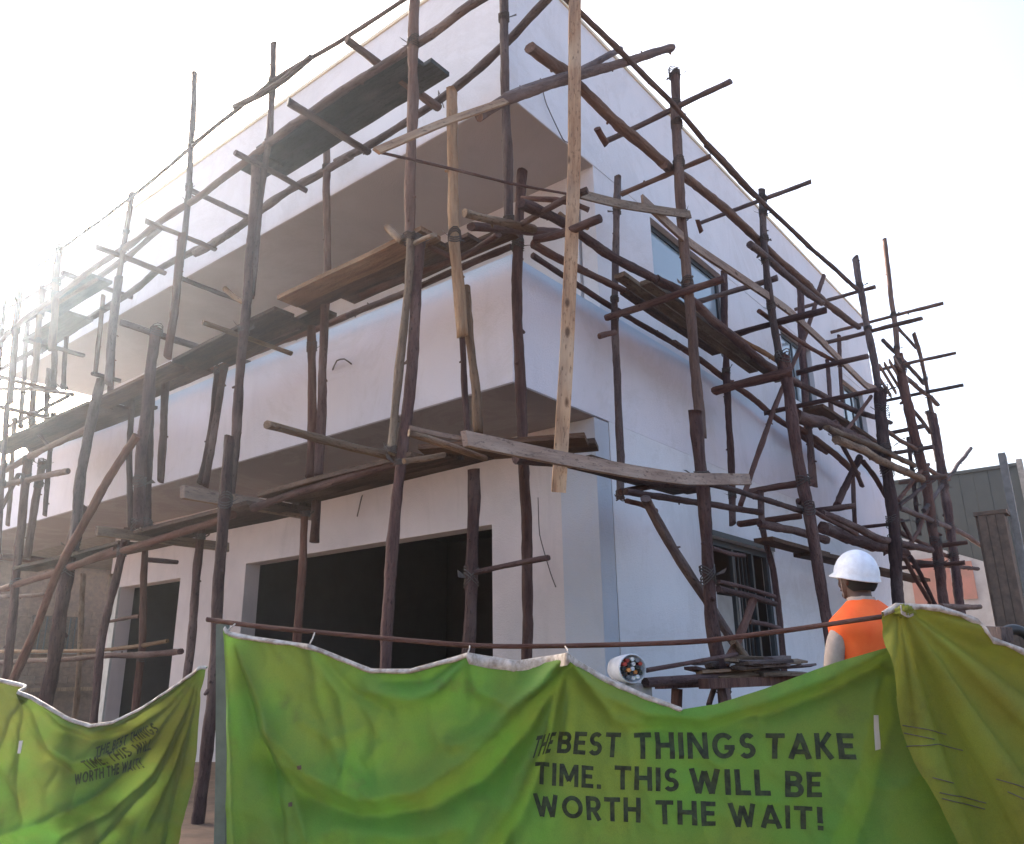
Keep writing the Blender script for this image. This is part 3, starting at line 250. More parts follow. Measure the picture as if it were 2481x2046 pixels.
 ["upright_pole", "faded stick before the far left end of the balcony wall", "tangled thin sticks fading in the glare at the far left", 0, [[-0.6, 8.644, 5.577], [-0.6, 8.501, 4.698], [-0.6, 8.36, 3.937]], [0.0372, 0.0367, 0.0362]],
 ["ledger_pole", "faded rail rising to the far dark boards at the left edge", "tangled thin rails fading in the glare at the far left", 0, [[-1.1, 10.008, 7.108], [-1.1, 8.303, 7.03], [-1.1, 6.556, 6.982]], [0.0306, 0.0299, 0.0291]],
 ["ledger_pole", "faded rail under the inner ledger at the far left", "tangled thin rails fading in the glare at the far left", 0, [[-0.4, 11.96, 7.2], [-0.4, 10.26, 7.179], [-0.4, 8.96, 7.199]], [0.0391, 0.0383, 0.0376]],
 ["ledger_pole", "level faded rail across the bright gap at the far left", "tangled thin rails fading in the glare at the far left", 0, [[-0.5, 11.456, 6.667], [-0.5, 9.873, 6.294], [-0.5, 8.288, 5.825]], [0.0334, 0.0326, 0.0319]],
 ["ledger_pole", "lowest faded rail at the far left, over the balcony wall", "tangled thin rails fading in the glare at the far left", 0, [[-0.9, 9.691, 5.121], [-0.9, 8.579, 5.068], [-0.9, 7.147, 5.097]], [0.0297, 0.0292, 0.0286]],
 ["ledger_pole", "topmost faded rail in the far left glare", "tangled thin rails fading in the glare at the far left", 0, [[-1.1, 10.229, 7.618], [-1.1, 9.008, 7.484], [-1.1, 7.773, 7.431]], [0.0278, 0.0273, 0.0268]],
 ["ledger_pole", "faded rail rising through the lower bright gap at left", "tangled thin rails fading in the glare at the far left", 0, [[-0.6, 10.57, 5.729], [-0.6, 9.413, 5.742], [-0.6, 8.202, 5.756]], [0.0319, 0.0314, 0.0309]],
 ["upright_pole", "slim stick left of the second small window", "upright scaffold poles", 1, [[7.674, -0.6, 6.553], [7.537, -0.6, 5.831], [7.509, -0.6, 5.164]], [0.0361, 0.0357, 0.0354]],
 ["ledger_pole", "thin sloping rail among the faded pole tips at the right", "lengthwise scaffold poles", 0, [[9.531, -1.1, 7.367], [11.059, -1.1, 7.394], [12.584, -1.1, 7.354]], [0.0376, 0.0384, 0.0393]],
 ["ledger_pole", "thin rail before the salmon panels, sloping right", "lengthwise scaffold poles", 1, [[8.28, -1.1, 3.71], [10.129, -1.1, 3.684], [12.422, -1.1, 3.653]], [0.0373, 0.0384, 0.0398]],
 ["upright_pole", "slim upright stick between the two thick far right logs", "upright scaffold poles", 1, [[10.789, -1.0, 5.802], [10.591, -1.0, 4.916], [10.355, -1.0, 3.894]], [0.0365, 0.036, 0.0354]],
 ["ledger_pole", "reddish thin log beside the brown boards under the first-floor window", "lengthwise scaffold poles", 2, [[1.606, -0.75, 5.457], [2.649, -0.75, 5.511], [3.908, -0.75, 5.59], [5.36, -0.75, 5.683]], [0.0313, 0.0321, 0.033, 0.0341]],
 ["ledger_pole", "thin pole sloping behind the pinkish guard board toward the small windows", "lengthwise scaffold poles", 1, [[3.426, -1.1, 5.774], [4.736, -1.1, 5.815], [6.623, -1.1, 6.011]], [0.0284, 0.0292, 0.0304]],
 ["ledger_pole", "thin dark rail under the cross log above the white helmet", "lengthwise scaffold poles", 1, [[3.695, -1.2, 3.46], [4.483, -1.2, 3.389], [5.792, -1.2, 3.334]], [0.0291, 0.0296, 0.0304]],
 ["ledger_pole", "level thin pole before the pale low wall, right of the worker", "lengthwise scaffold poles", 1, [[8.998, -0.9, 3.355], [11.627, -0.9, 3.503], [16.1, -0.9, 3.804]], [0.04, 0.0416, 0.0444]],
 ["brace_pole", "thin brace rising to the right before the second small window", "slanting scaffold braces", 1, [[5.984, -1.1, 4.734], [6.998, -1.1, 5.264], [8.056, -1.1, 5.894]], [0.029, 0.0296, 0.0303]],
 ["brace_pole", "thin brace crossing under the red-brown log bundle", "slanting scaffold braces", 1, [[6.775, -1.1, 4.166], [6.409, -1.1, 4.462], [5.751, -1.1, 4.824]], [0.0317, 0.0315, 0.0312]],
 ["ledger_pole", "short dark stub below the slim grey wall stick, in a knot of sticks", "lengthwise scaffold poles", 1, [[1.079, -0.5, 3.157], [1.351, -0.5, 3.16], [1.634, -0.5, 3.134]], [0.0258, 0.026, 0.0262]],
 ["ledger_pole", "dark log rising right to the window upright under the broad pale board", "lengthwise scaffold poles", 1, [[0.287, -0.9, 3.053], [0.749, -0.9, 3.181], [1.419, -0.9, 3.365], [2.02, -0.9, 3.521]], [0.0283, 0.0288, 0.0294, 0.03]],
]
BANNERS = {"main": {"d": 3.8, "k": 0.06, "top": [[-1.348, 1.827], [-1.323, 1.802], [-1.224, 1.781], [-0.947, 1.74], [-0.817, 1.688], [-0.662, 1.629], [-0.486, 1.626], [-0.222, 1.692], [-0.004, 1.655], [0.213, 1.681], [0.38, 1.587], [0.567, 1.503], [0.711, 1.448], [0.86, 1.467], [1.077, 1.529], [1.375, 1.63], [1.608, 1.692], [1.7, 1.695], [1.821, 1.551], [1.956, 1.391]], "ridges": [[26, 0.055, [[0.213, 1.677], [-0.012, 1.432], [-0.227, 1.255], [-0.438, 1.129], [-0.693, 1.101], [-0.914, 1.201], [-1.102, 1.383]]], [20, -0.05, [[0.211, 1.614], [0.051, 1.371], [-0.142, 1.176], [-0.395, 1.052], [-0.69, 1.025], [-0.951, 1.103], [-1.137, 1.262]]], [14, 0.03, [[0.213, 1.677], [0.055, 1.534], [-0.141, 1.373], [-0.292, 1.315]]], [10, 0.018, [[0.213, 1.677], [0.139, 1.471], [0.028, 1.253], [-0.122, 1.022], [-0.226, 0.873]]], [22, 0.035, [[0.213, 1.677], [0.104, 1.331], [-0.017, 1.098], [-0.185, 0.873]]], [14, -0.03, [[0.212, 1.656], [0.135, 1.331], [0.035, 1.079], [-0.102, 0.873]]], [12, 0.03, [[0.213, 1.677], [0.206, 1.532], [0.19, 1.37]]], [12, 0.032, [[-1.329, 1.798], [-1.209, 1.592], [-1.102, 1.383], [-0.997, 1.142], [-0.874, 0.893]]], [9, -0.028, [[-1.323, 1.798], [-1.254, 1.592], [-1.169, 1.383], [-1.087, 1.182], [-1.001, 0.893]]], [10, 0.028, [[-1.337, 1.809], [-1.28, 1.384], [-1.215, 0.893]]], [14, 0.03, [[-0.947, 1.737], [-0.8, 1.524], [-0.745, 1.299], [-0.783, 1.18]]], [14, 0.025, [[-0.947, 1.737], [-0.887, 1.483], [-0.787, 1.259], [-0.607, 1.082]]], [9, -0.02, [[-0.947, 1.737], [-0.757, 1.544], [-0.577, 1.459]]], [18, 0.035, [[-0.222, 1.692], [-0.359, 1.539], [-0.468, 1.499], [-0.668, 1.543]]], [12, -0.025, [[-0.222, 1.692], [-0.404, 1.581], [-0.581, 1.583]]], [14, 0.03, [[-0.222, 1.692], [-0.184, 1.537], [-0.033, 1.473], [0.142, 1.574]]], [20, 0.045, [[1.606, 1.676], [1.35, 1.567], [1.071, 1.47], [0.813, 1.407], [0.563, 1.426], [0.376, 1.509], [0.252, 1.613]]], [16, -0.045, [[1.599, 1.625], [1.343, 1.507], [1.066, 1.421], [0.81, 1.368], [0.559, 1.376]]], [10, 0.02, [[0.213, 1.677], [0.414, 1.408], [0.705, 1.365], [1.041, 1.401]]], [26, 0.025, [[1.606, 1.676], [1.486, 1.357], [1.374, 1.128], [1.242, 0.872]]], [22, -0.025, [[1.606, 1.676], [1.614, 1.395], [1.494, 1.128], [1.379, 0.872]]], [30, 0.03, [[-1.067, 0.912], [-0.773, 0.987], [-0.456, 0.948], [-0.247, 0.985]]], [12, 0.014, [[-0.665, 1.46], [-0.595, 1.337], [-0.657, 1.258]]], [10, 0.012, [[-0.972, 1.422], [-0.835, 1.34], [-0.705, 1.379]]]], "words": [["THE", [[0.049, 1.256], [0.134, 1.275], [0.166, 1.362], [0.081, 1.347]]], ["BEST", [[0.163, 1.275], [0.431, 1.255], [0.445, 1.356], [0.175, 1.364]]], ["THINGS", [[0.493, 1.249], [1.008, 1.245], [1.019, 1.348], [0.499, 1.355]]], ["TAKE", [[1.049, 1.245], [1.414, 1.242], [1.42, 1.344], [1.06, 1.348]]], ["TIME.", [[0.064, 1.151], [0.35, 1.131], [0.354, 1.219], [0.07, 1.241]]], ["THIS", [[0.404, 1.13], [0.674, 1.117], [0.681, 1.209], [0.409, 1.226]]], ["WILL", [[0.723, 1.109], [1.058, 1.1], [1.061, 1.202], [0.726, 1.209]]], ["BE", [[1.114, 1.096], [1.262, 1.095], [1.27, 1.193], [1.125, 1.198]]], ["WORTH", [[0.065, 1.026], [0.509, 0.998], [0.515, 1.095], [0.057, 1.113]]], ["THE", [[0.572, 0.994], [0.818, 0.986], [0.826, 1.079], [0.574, 1.088]]], ["WAIT!", [[0.878, 0.982], [1.254, 0.97], [1.262, 1.058], [0.874, 1.075]]]], "tapes": [[[1.513, 1.416], [1.539, 1.415], [1.544, 1.277], [1.511, 1.274]]], "holes": [[-0.949, 1.232], [-0.999, 1.076]], "ties": [[-1.33, 1.809], [-0.947, 1.74], [-0.222, 1.692], [0.213, 1.681]], "left": [[-1.348, 1.827], [-1.307, 1.385], [-1.26, 0.874]]},
 "olive": {"d": 3.66, "k": 0.06, "top": [[1.562, 1.829], [1.634, 1.867], [1.794, 1.855], [1.89, 1.823], [1.955, 1.796], [1.991, 1.721], [2.119, 1.668], [2.32, 1.651]], "left": [[1.566, 1.829], [1.554, 1.693], [1.556, 1.517], [1.575, 1.383], [1.615, 1.235], [1.668, 1.09], [1.718, 0.939], [1.763, 0.83]], "tie": [1.642, 1.852], "threads": [[[1.586, 1.38], [1.675, 1.364], [1.777, 1.34]], [[1.589, 1.35], [1.697, 1.326]], [[1.592, 1.298], [1.714, 1.308], [1.824, 1.279]], [[1.659, 1.184], [1.746, 1.161]], [[1.675, 1.129], [1.784, 1.107], [1.883, 1.08]], [[1.68, 1.108], [1.789, 1.081], [1.878, 1.057]], [[1.901, 1.178], [1.972, 1.156], [2.024, 1.133]], [[1.93, 1.133], [2.015, 1.089]], [[1.733, 0.924], [1.818, 0.929]]]},
 "left": {"d": 4.7, "k": -0.05, "top": [[-2.948, 1.649], [-2.789, 1.614], [-2.63, 1.577], [-2.589, 1.556], [-2.487, 1.476], [-2.376, 1.41], [-2.27, 1.375], [-2.145, 1.392], [-2.001, 1.461], [-1.857, 1.558], [-1.736, 1.64], [-1.702, 1.665], [-1.681, 1.664]], "right": [[-1.681, 1.664], [-1.706, 1.544], [-1.712, 1.346], [-1.71, 1.177], [-1.711, 1.083], [-1.731, 0.967], [-1.755, 0.794], [-1.759, 0.651]], "ridges": [[12, 0.06, [[-1.711, 1.655], [-1.902, 1.497], [-2.093, 1.377], [-2.265, 1.336], [-2.397, 1.382], [-2.579, 1.544]]], [10, -0.05, [[-1.71, 1.644], [-1.898, 1.459], [-2.088, 1.34], [-2.26, 1.302], [-2.417, 1.346]]], [14, 0.055, [[-1.71, 1.644], [-1.917, 1.398], [-2.125, 1.232], [-2.32, 1.193], [-2.455, 1.262], [-2.54, 1.408], [-2.587, 1.544]]], [10, -0.04, [[-1.71, 1.644], [-1.934, 1.325], [-2.142, 1.173], [-2.337, 1.141], [-2.473, 1.215]]], [9, 0.04, [[-1.71, 1.644], [-1.843, 1.422], [-1.971, 1.206], [-2.197, 1.022], [-2.427, 0.912], [-2.659, 0.849]]], [9, -0.035, [[-1.709, 1.632], [-1.824, 1.372], [-1.937, 1.134], [-2.138, 0.952], [-2.367, 0.843]]], [8, 0.04, [[-1.705, 1.644], [-1.796, 1.347], [-1.884, 1.11], [-2.036, 0.927], [-2.163, 0.771]]], [7, -0.03, [[-1.705, 1.644], [-1.771, 1.347], [-1.846, 1.109], [-1.932, 0.879]]], [9, 0.035, [[-1.705, 1.644], [-1.745, 1.347], [-1.771, 1.107], [-1.811, 0.786]]], [12, 0.04, [[-2.588, 1.552], [-2.621, 1.361], [-2.595, 1.123], [-2.528, 0.937]]], [10, 0.03, [[-2.588, 1.552], [-2.679, 1.41], [-2.722, 1.219]]]], "words": [["THE BEST THINGS", [[-2.211, 1.22], [-1.91, 1.335], [-1.926, 1.389], [-2.23, 1.268]]], ["TIME. THIS WILL", [[-2.265, 1.154], [-1.931, 1.253], [-1.947, 1.306], [-2.281, 1.204]]], ["WORTH THE WAIT!", [[-2.314, 1.085], [-1.965, 1.163], [-1.982, 1.216], [-2.332, 1.137]]]], "tapes": [[[-2.622, 1.246], [-2.602, 1.246], [-2.6, 1.308], [-2.617, 1.308]]], "holes": []}}
RAIL = [[-3.312, -0.753, 1.872], [-3.128, -1.016, 1.826], [-2.599, -1.77, 1.734], [-2.336, -2.145, 1.724], [-1.976, -2.658, 1.736], [-1.519, -3.311, 1.828], [-1.45, -3.409, 1.847]]
POSTG = [[-3.209, -0.727, 1.857], [-3.159, -0.798, 0.893]]
MAN = [-1.104, -3.111, 2.19]
ROLL = [[-0.612, -1.45, 1.63], [-0.408, -1.45, 1.62], [0.734, -1.45, 1.711], [-0.444, -1.45, 1.539], [0.9, -1.45, 1.562]]
HEAP = [[0.312, -1.4, 1.716], [2.718, -1.4, 1.735], [0.492, -1.4, 1.592], [3.096, -1.4, 1.643], [0.713, -1.4, 1.427]]

# ------------------------------------------------------------------ materials
def nm(name):
    m = bpy.data.materials.new(name); m.use_nodes = True; nt = m.node_tree
    return m, nt, nt.nodes['Principled BSDF'], nt.nodes['Material Output']
def mixc(nt, f, a, b, mode='MIX'):
    n = nt.nodes.new('ShaderNodeMix'); n.data_type = 'RGBA'; n.blend_type = mode
    for s, v in ((0, f), (6, a), (7, b)):
        if hasattr(v, 'links') or hasattr(v, 'is_linked'): nt.links.new(v, n.inputs[s])
        elif isinstance(v, tuple): n.inputs[s].default_value = v if len(v) == 4 else (*v, 1)
        else: n.inputs[s].default_value = v
    return n.outputs[2]
def nz(nt, scale, detail=4, rough=.6, vec=None, vscale=None, dist=0):
    n = nt.nodes.new('ShaderNodeTexNoise'); n.inputs['Scale'].default_value = scale
    n.inputs['Detail'].default_value = detail; n.inputs['Roughness'].default_value = rough; n.inputs['Distortion'].default_value = dist
    tc = nt.nodes.new('ShaderNodeTexCoord'); mp = nt.nodes.new('ShaderNodeMapping')
    nt.links.new(tc.outputs[vec or 'Object'], mp.inputs[0])
    if vscale: mp.inputs['Scale'].default_value = vscale
    oi = nt.nodes.new('ShaderNodeObjectInfo'); ml = nt.nodes.new('ShaderNodeMath'); ml.operation = 'MULTIPLY'; ml.inputs[1].default_value = 40
    nt.links.new(oi.outputs['Random'], ml.inputs[0])
    cb = nt.nodes.new('ShaderNodeCombineXYZ')
    for i in range(3): nt.links.new(ml.outputs[0], cb.inputs[i])
    nt.links.new(cb.outputs[0], mp.inputs['Location'])
    nt.links.new(mp.outputs[0], n.inputs['Vector']); return n.outputs[0]
def ramp(nt, inp, stops):
    n = nt.nodes.new('ShaderNodeValToRGB'); nt.links.new(inp, n.inputs[0]); e = n.color_ramp.elements
    while len(e) < len(stops): e.new(.5)
    for k, (p, c) in enumerate(stops):
        e[k].position = p; e[k].color = (c, c, c, 1) if not isinstance(c, tuple) else (*c, 1)
    return n.outputs[0]
def bump(nt, b, h, dist=.01, st=.5):
    n = nt.nodes.new('ShaderNodeBump'); n.inputs['Distance'].default_value = dist; n.inputs['Strength'].default_value = st
    nt.links.new(h, n.inputs['Height']); nt.links.new(n.outputs[0], b.inputs['Normal'])
def plain(name, c, rough=.8, c2=None, scale=6, bmp=0, metal=0):
    m, nt, b, o = nm(name); b.inputs['Roughness'].default_value = rough; b.inputs['Metallic'].default_value = metal
    n = nz(nt, scale, 5)
    c2 = c2 or tuple(v*.6 for v in c)
    nt.links.new(mixc(nt, ramp(nt, n, [(.35, 0.), (.65, 1.)]), c, c2), b.inputs['Base Color'])
    if bmp: bump(nt, b, n, bmp)
    return m
def wood(name, dark, mid, light, rough=.85, grain=22, sawn=False):
    m, nt, b, o = nm(name); b.inputs['Roughness'].default_value = rough; b.inputs['Specular IOR Level'].default_value = .25
    g = nz(nt, grain, 6, .65, vscale=(1, 1, .09)); g2 = nz(nt, 3.0, 3, .5, vscale=(1, 1, .5)); g3 = nz(nt, 60, 3, .6, vscale=(1, 1, .3))
    c = mixc(nt, ramp(nt, g, [(.36, 0.), (.66, 1.)]), dark, mid)
    c = mixc(nt, ramp(nt, g2, [(.5, 0.), (.72, .75)]), c, light)
    c = mixc(nt, ramp(nt, g3, [(.56, 0.), (.70, .75)]), c, tuple(v*.35 for v in dark))
    oi = nt.nodes.new('ShaderNodeObjectInfo'); mr = nt.nodes.new('ShaderNodeMapRange'); mr.inputs['To Min'].default_value = .72; mr.inputs['To Max'].default_value = 1.25
    nt.links.new(oi.outputs['Random'], mr.inputs[0])
    vm = nt.nodes.new('ShaderNodeVectorMath'); vm.operation = 'SCALE'; nt.links.new(c, vm.inputs[0]); nt.links.new(mr.outputs[0], vm.inputs['Scale'])
    if sawn:                                         # dark knots scattered over sawn faces
        vo = nt.nodes.new('ShaderNodeTexVoronoi'); vo.inputs['Scale'].default_value = 7; tc = nt.nodes.new('ShaderNodeTexCoord'); mp = nt.nodes.new('ShaderNodeMapping'); mp.inputs['Scale'].default_value = (1, 1.2, .55)
        nt.links.new(tc.outputs['Object'], mp.inputs[0]); nt.links.new(mp.outputs[0], vo.inputs['Vector'])
        c6 = mixc(nt, ramp(nt, vo.outputs['Distance'], [(.10, .85), (.2, 0.)]), vm.outputs[0], (.07, .035, .02))
        g6 = nz(nt, 5, 4, .6, vscale=(1, 1, .3)); c6 = mixc(nt, ramp(nt, g6, [(.5, 0.), (.7, .5)]), c6, (.20, .15, .125))
        nt.links.new(c6, b.inputs['Base Color']); bump(nt, b, g, .012, .6); return m
    hs_ = nt.nodes.new('ShaderNodeMath'); hs_.operation = 'MULTIPLY'; hs_.inputs[1].default_value = 7.31; nt.links.new(oi.outputs['Random'], hs_.inputs[0])
    fr = nt.nodes.new('ShaderNodeMath'); fr.operation = 'FRACT'; nt.links.new(hs_.outputs[0], fr.inputs[0])
    c5 = mixc(nt, ramp(nt, fr.outputs[0], [(.45, 0.), (1., .8)]), vm.outputs[0], mixc(nt, ramp(nt, g, [(.36, 0.), (.66, 1.)]), (dark[0]*1.7, dark[1]*1.35, dark[2]*.95), (mid[0]*1.7, mid[1]*1.4, mid[2]*1.05)))
    nt.links.new(c5, b.inputs['Base Color'])
    ad = nt.nodes.new('ShaderNodeMath'); ad.operation = 'ADD'; nt.links.new(g, ad.inputs[0]); nt.links.new(g3, ad.inputs[1])
    bump(nt, b, ad.outputs[0], .022, .9); return m
M = {}
WOODS = [wood('bark_grey', (.075, .052, .052), (.15, .108, .102), (.24, .19, .175)),
         wood('bark_dark', (.052, .026, .026), (.115, .066, .060), (.19, .13, .115)),
         wood('bark_brown', (.10, .062, .04), (.21, .14, .095), (.32, .24, .17)),
         wood('pale_bark', (.15, .108, .08), (.28, .21, .155), (.38, .31, .24)),
         wood('sawn_timber', (.20, .135, .105), (.34, .24, .185), (.42, .33, .27), grain=30, sawn=True),
         wood('orange_timber', (.24, .14, .085), (.41, .27, .165), (.46, .37, .27), grain=30, sawn=True)]
DECK = wood('deck_board', (.045, .027, .022), (.10, .062, .045), (.17, .11, .08), grain=26)
BIGP = wood('grey_board', (.05, .055, .06), (.09, .095, .1), (.14, .14, .14), grain=26)

def plaster(name, base, tint, stain=.35, rim=None):
    m, nt, b, o = nm(name); b.inputs['Roughness'].default_value = .9; b.inputs['Specular IOR Level'].default_value = .2
    n1 = nz(nt, .9, 5, .6); n2 = nz(nt, 2.6, 6, .7, vscale=(1, 1, .22), dist=.6); n3 = nz(nt, 9, 8, .75, dist=.8); n4 = nz(nt, 70, 4, .6); n5 = nz(nt, .55, 8, .75, dist=1.2)
    c = mixc(nt, ramp(nt, n1, [(.35, 0.), (.7, .8)]), base, tint)
    c = mixc(nt, ramp(nt, n2, [(.52, 0.), (.85, stain*.8)]), c, tuple(v*.58 for v in base))
    c = mixc(nt, ramp(nt, n5, [(.50, 0.), (.56, .22), (.62, .05), (.72, .3)]), c, (.52, .50, .50))
    c = mixc(nt, ramp(nt, n3, [(.63, 0.), (.8, .25)]), c, tuple(v*.6 for v in tint))
    if rim:   # a bluish halo put into the plaster colour along the top edge
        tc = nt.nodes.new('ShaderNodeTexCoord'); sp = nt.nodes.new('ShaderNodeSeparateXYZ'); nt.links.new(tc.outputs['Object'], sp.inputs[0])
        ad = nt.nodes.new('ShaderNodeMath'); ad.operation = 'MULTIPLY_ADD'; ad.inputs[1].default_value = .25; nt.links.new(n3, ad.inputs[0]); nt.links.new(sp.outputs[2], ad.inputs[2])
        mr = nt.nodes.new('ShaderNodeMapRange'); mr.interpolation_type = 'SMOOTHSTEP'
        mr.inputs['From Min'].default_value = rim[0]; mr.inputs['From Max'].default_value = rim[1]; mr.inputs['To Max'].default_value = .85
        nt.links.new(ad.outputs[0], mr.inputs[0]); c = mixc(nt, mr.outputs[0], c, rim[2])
    nt.links.new(c, b.inputs['Base Color'])
    ad = nt.nodes.new('ShaderNodeMath'); ad.operation = 'ADD'; nt.links.new(n4, ad.inputs[0]); nt.links.new(n3, ad.inputs[1])
    bump(nt, b, ad.outputs[0], .012, .6); return m
M['white'] = plaster('painted_plaster', (.76, .76, .80), (.68, .68, .72), .35)
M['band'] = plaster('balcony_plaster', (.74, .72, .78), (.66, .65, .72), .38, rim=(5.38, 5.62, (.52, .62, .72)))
M['ground_plaster'] = plaster('ground_floor_plaster', (.66, .60, .60), (.52, .47, .48), .7)
M['column'] = plaster('column_undercoat', (.50, .53, .60), (.42, .46, .53), .35)
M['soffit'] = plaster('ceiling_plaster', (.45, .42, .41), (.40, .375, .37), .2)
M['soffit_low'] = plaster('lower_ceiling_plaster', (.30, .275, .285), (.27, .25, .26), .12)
M['coping'] = plain('cream_coping', (.78, .70, .52), .8, (.7, .62, .48))
M['concrete'] = plain('concrete', (.30, .28, .26), .9, (.2, .19, .18), 8, .01)
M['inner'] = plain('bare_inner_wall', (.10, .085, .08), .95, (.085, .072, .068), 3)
M['frame'] = plain('dark_window_frame', (.03, .035, .04), .45, (.045, .05, .055))
M['steel'] = plain('painted_post', (.55, .56, .55), .6, (.4, .41, .4))
M['greenpost'] = plain('grey_green_post', (.14, .17, .14), .8, (.08, .10, .08), 5)
M['soil'] = plain('red_soil', (.20, .12, .08), .95, (.12, .075, .05), 4, .03)
M['block'] = plain('laterite_block', (.22, .14, .10), .95, (.15, .10, .075), 9, .01)
M['shed'] = plain('dark_green_sheet', (.058, .060, .055), .6, (.048, .05, .047), 2)
M['pink'] = plain('salmon_wall', (.62, .30, .24), .85, (.5, .28, .22), 3)
M['palewall'] = plain('pale_wall', (.62, .60, .58), .85, (.5, .47, .45), 3)
M['rope'] = plain('dark_binding', (.06, .05, .05), .8, (.11, .09, .08), 60)
M['wire'] = plain('rusty_wire', (.12, .09, .08), .6, (.06, .05, .05), 30)
M['black'] = plain('black_plastic', (.02, .02, .022), .5, (.035, .035, .035))
M['orange'] = plain('hi_vis_orange', (1.0, .16, .03), .8, (.95, .12, .02), 12)
M['helmet'] = plain('helmet_white', (.74, .77, .86), .42, (.62, .64, .72), 30)
M['skin'] = plain('dark_skin', (.09, .045, .035), .55, (.07, .035, .028))
M['shirt'] = plain('beige_shirt', (.46, .36, .31), .9, (.38, .30, .26), 30)
M['trousers'] = plain('dark_trousers', (.05, .055, .08), .9)
M['hair'] = plain('black_hair', (.012, .011, .011), .8)
M['hem'] = plain('white_hem', (.56, .50, .45), .9, (.26, .21, .17), 28, .006)
M['sack'] = plain('white_sheet', (.7, .7, .74), .6, (.55, .55, .6), 12)
M['tape'] = plain('white_tape', (.72, .68, .66), .6, (.6, .56, .54))
M['ink'] = plain('dark_print', (.014, .018, .010), .85, (.045, .06, .022), 30)
M['pillar'] = plain('weathered_boards', (.22, .15, .11), .9, (.14, .10, .075), 9, .01)
M['leaf'] = plain('leaf', (.10, .13, .03), .7, (.2, .16, .04), 3)
M['trunk'] = plain('trunk_bark', (.12, .08, .06), .9, (.07, .05, .04), 20, .01)
def glass(name, tint):
    m, nt, b, o = nm(name); b.inputs['Base Color'].default_value = (*tint, 1); b.inputs['Roughness'].default_value = .12
    b.inputs['Specular IOR Level'].default_value = .9; b.inputs['Coat Weight'].default_value = .5; return m
M['glass'] = glass('blue_window_glass', (.20, .26, .30)); M['glass2'] = glass('dark_window_glass', (.05, .07, .08))
def cloth(name, c1, c2, c3, tr):
    m, nt, b, o = nm(name); b.inputs['Roughness'].default_value = .75; b.inputs['Specular IOR Level'].default_value = .3
    n1 = nz(nt, 1.9, 4, .55); n2 = nz(nt, 9, 6, .7); n3 = nz(nt, 260, 2, .5); n4 = nz(nt, 4.5, 5, .7)
    c = mixc(nt, ramp(nt, n1, [(.38, 0.), (.62, 1.)]), c1, c2)
    c = mixc(nt, ramp(nt, n2, [(.5, 0.), (.8, .5)]), c, c3)
    c = mixc(nt, ramp(nt, n4, [(.6, 0.), (.78, .45)]), c, (.16, .15, .05))
    c = mixc(nt, ramp(nt, n3, [(.3, 0.), (.75, .25)]), c, tuple(v*.4 for v in c3))
    nt.links.new(c, b.inputs['Base Color']); bump(nt, b, n2, .012, .5)
    t = nt.nodes.new('ShaderNodeBsdfTranslucent'); nt.links.new(c, t.inputs[0])
    mx = nt.nodes.new('ShaderNodeMixShader'); mx.inputs[0].default_value = tr
    nt.links.new(b.outputs[0], mx.inputs[1]); nt.links.new(t.outputs[0], mx.inputs[2]); nt.links.new(mx.outputs[0], o.inputs[0]); return m
M['green'] = cloth('green_cloth', (.125, .29, .045), (.17, .25, .042), (.095, .18, .038), .3)
M['olive'] = cloth('olive_cloth', (.25, .29, .04), (.24, .23, .035), (.16, .15, .028), .3)
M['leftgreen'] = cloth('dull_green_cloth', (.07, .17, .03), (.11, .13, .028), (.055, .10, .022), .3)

# ------------------------------------------------------------------ helpers
def link(name, me, mat, parent=None, smooth=False):
    o = bpy.data.objects.new(name, me); COL.objects.link(o)
    for m in (mat if isinstance(mat, list) else [mat]): me.materials.append(m)
    if smooth:
        for p in me.polygons: p.use_smooth = True
    if parent: o.parent = parent
    return o
def tag(o, label=None, cat=None, group=None, kind=None):
    if label: o['label'] = label
    if cat: o['category'] = cat
    if group: o['group'] = group
    if kind: o['kind'] = kind
    return o
def empty(name, loc=(0, 0, 0), label=None, cat=None, group=None):
    o = bpy.data.objects.new(name, None); COL.objects.link(o); o.location = loc; o.empty_display_size = .2
    tag(o, label, cat, group); return o
def fin(bm, name, mat, parent=None, smooth=False):
    bmesh.ops.recalc_face_normals(bm, faces=bm.faces)
    me = bpy.data.meshes.new(name); bm.to_mesh(me); bm.free(); o = link(name, me, mat, parent, smooth)
    if parent is not None: o.matrix_parent_inverse = Matrix.Translation(parent.location).inverted()
    return o
def box(bm, x0, x1, y0, y1, z0, z1, bev=0, rot=None, piv=None):
    vs = [bm.verts.new((x, y, z)) for x in (x0, x1) for y in (y0, y1) for z in (z0, z1)]
    if rot is not None:
        pv = Vector(piv) if piv is not None else Vector(((x0+x1)/2, (y0+y1)/2, (z0+z1)/2))
        for v in vs: v.co = rot @ (v.co-pv)+pv
    fs = [bm.faces.new([vs[i] for i in q]) for q in ((0, 1, 3, 2), (4, 6, 7, 5), (0, 4, 5, 1), (2, 3, 7, 6), (0, 2, 6, 4), (1, 5, 7, 3))]
    if bev: bmesh.ops.bevel(bm, geom=list({e for f in fs for e in f.edges}), offset=bev, segments=1, affect='EDGES')
def bxo(name, mat, parent, *a, **k):
    bm = bmesh.new(); box(bm, *a, **k); return fin(bm, name, mat, parent)
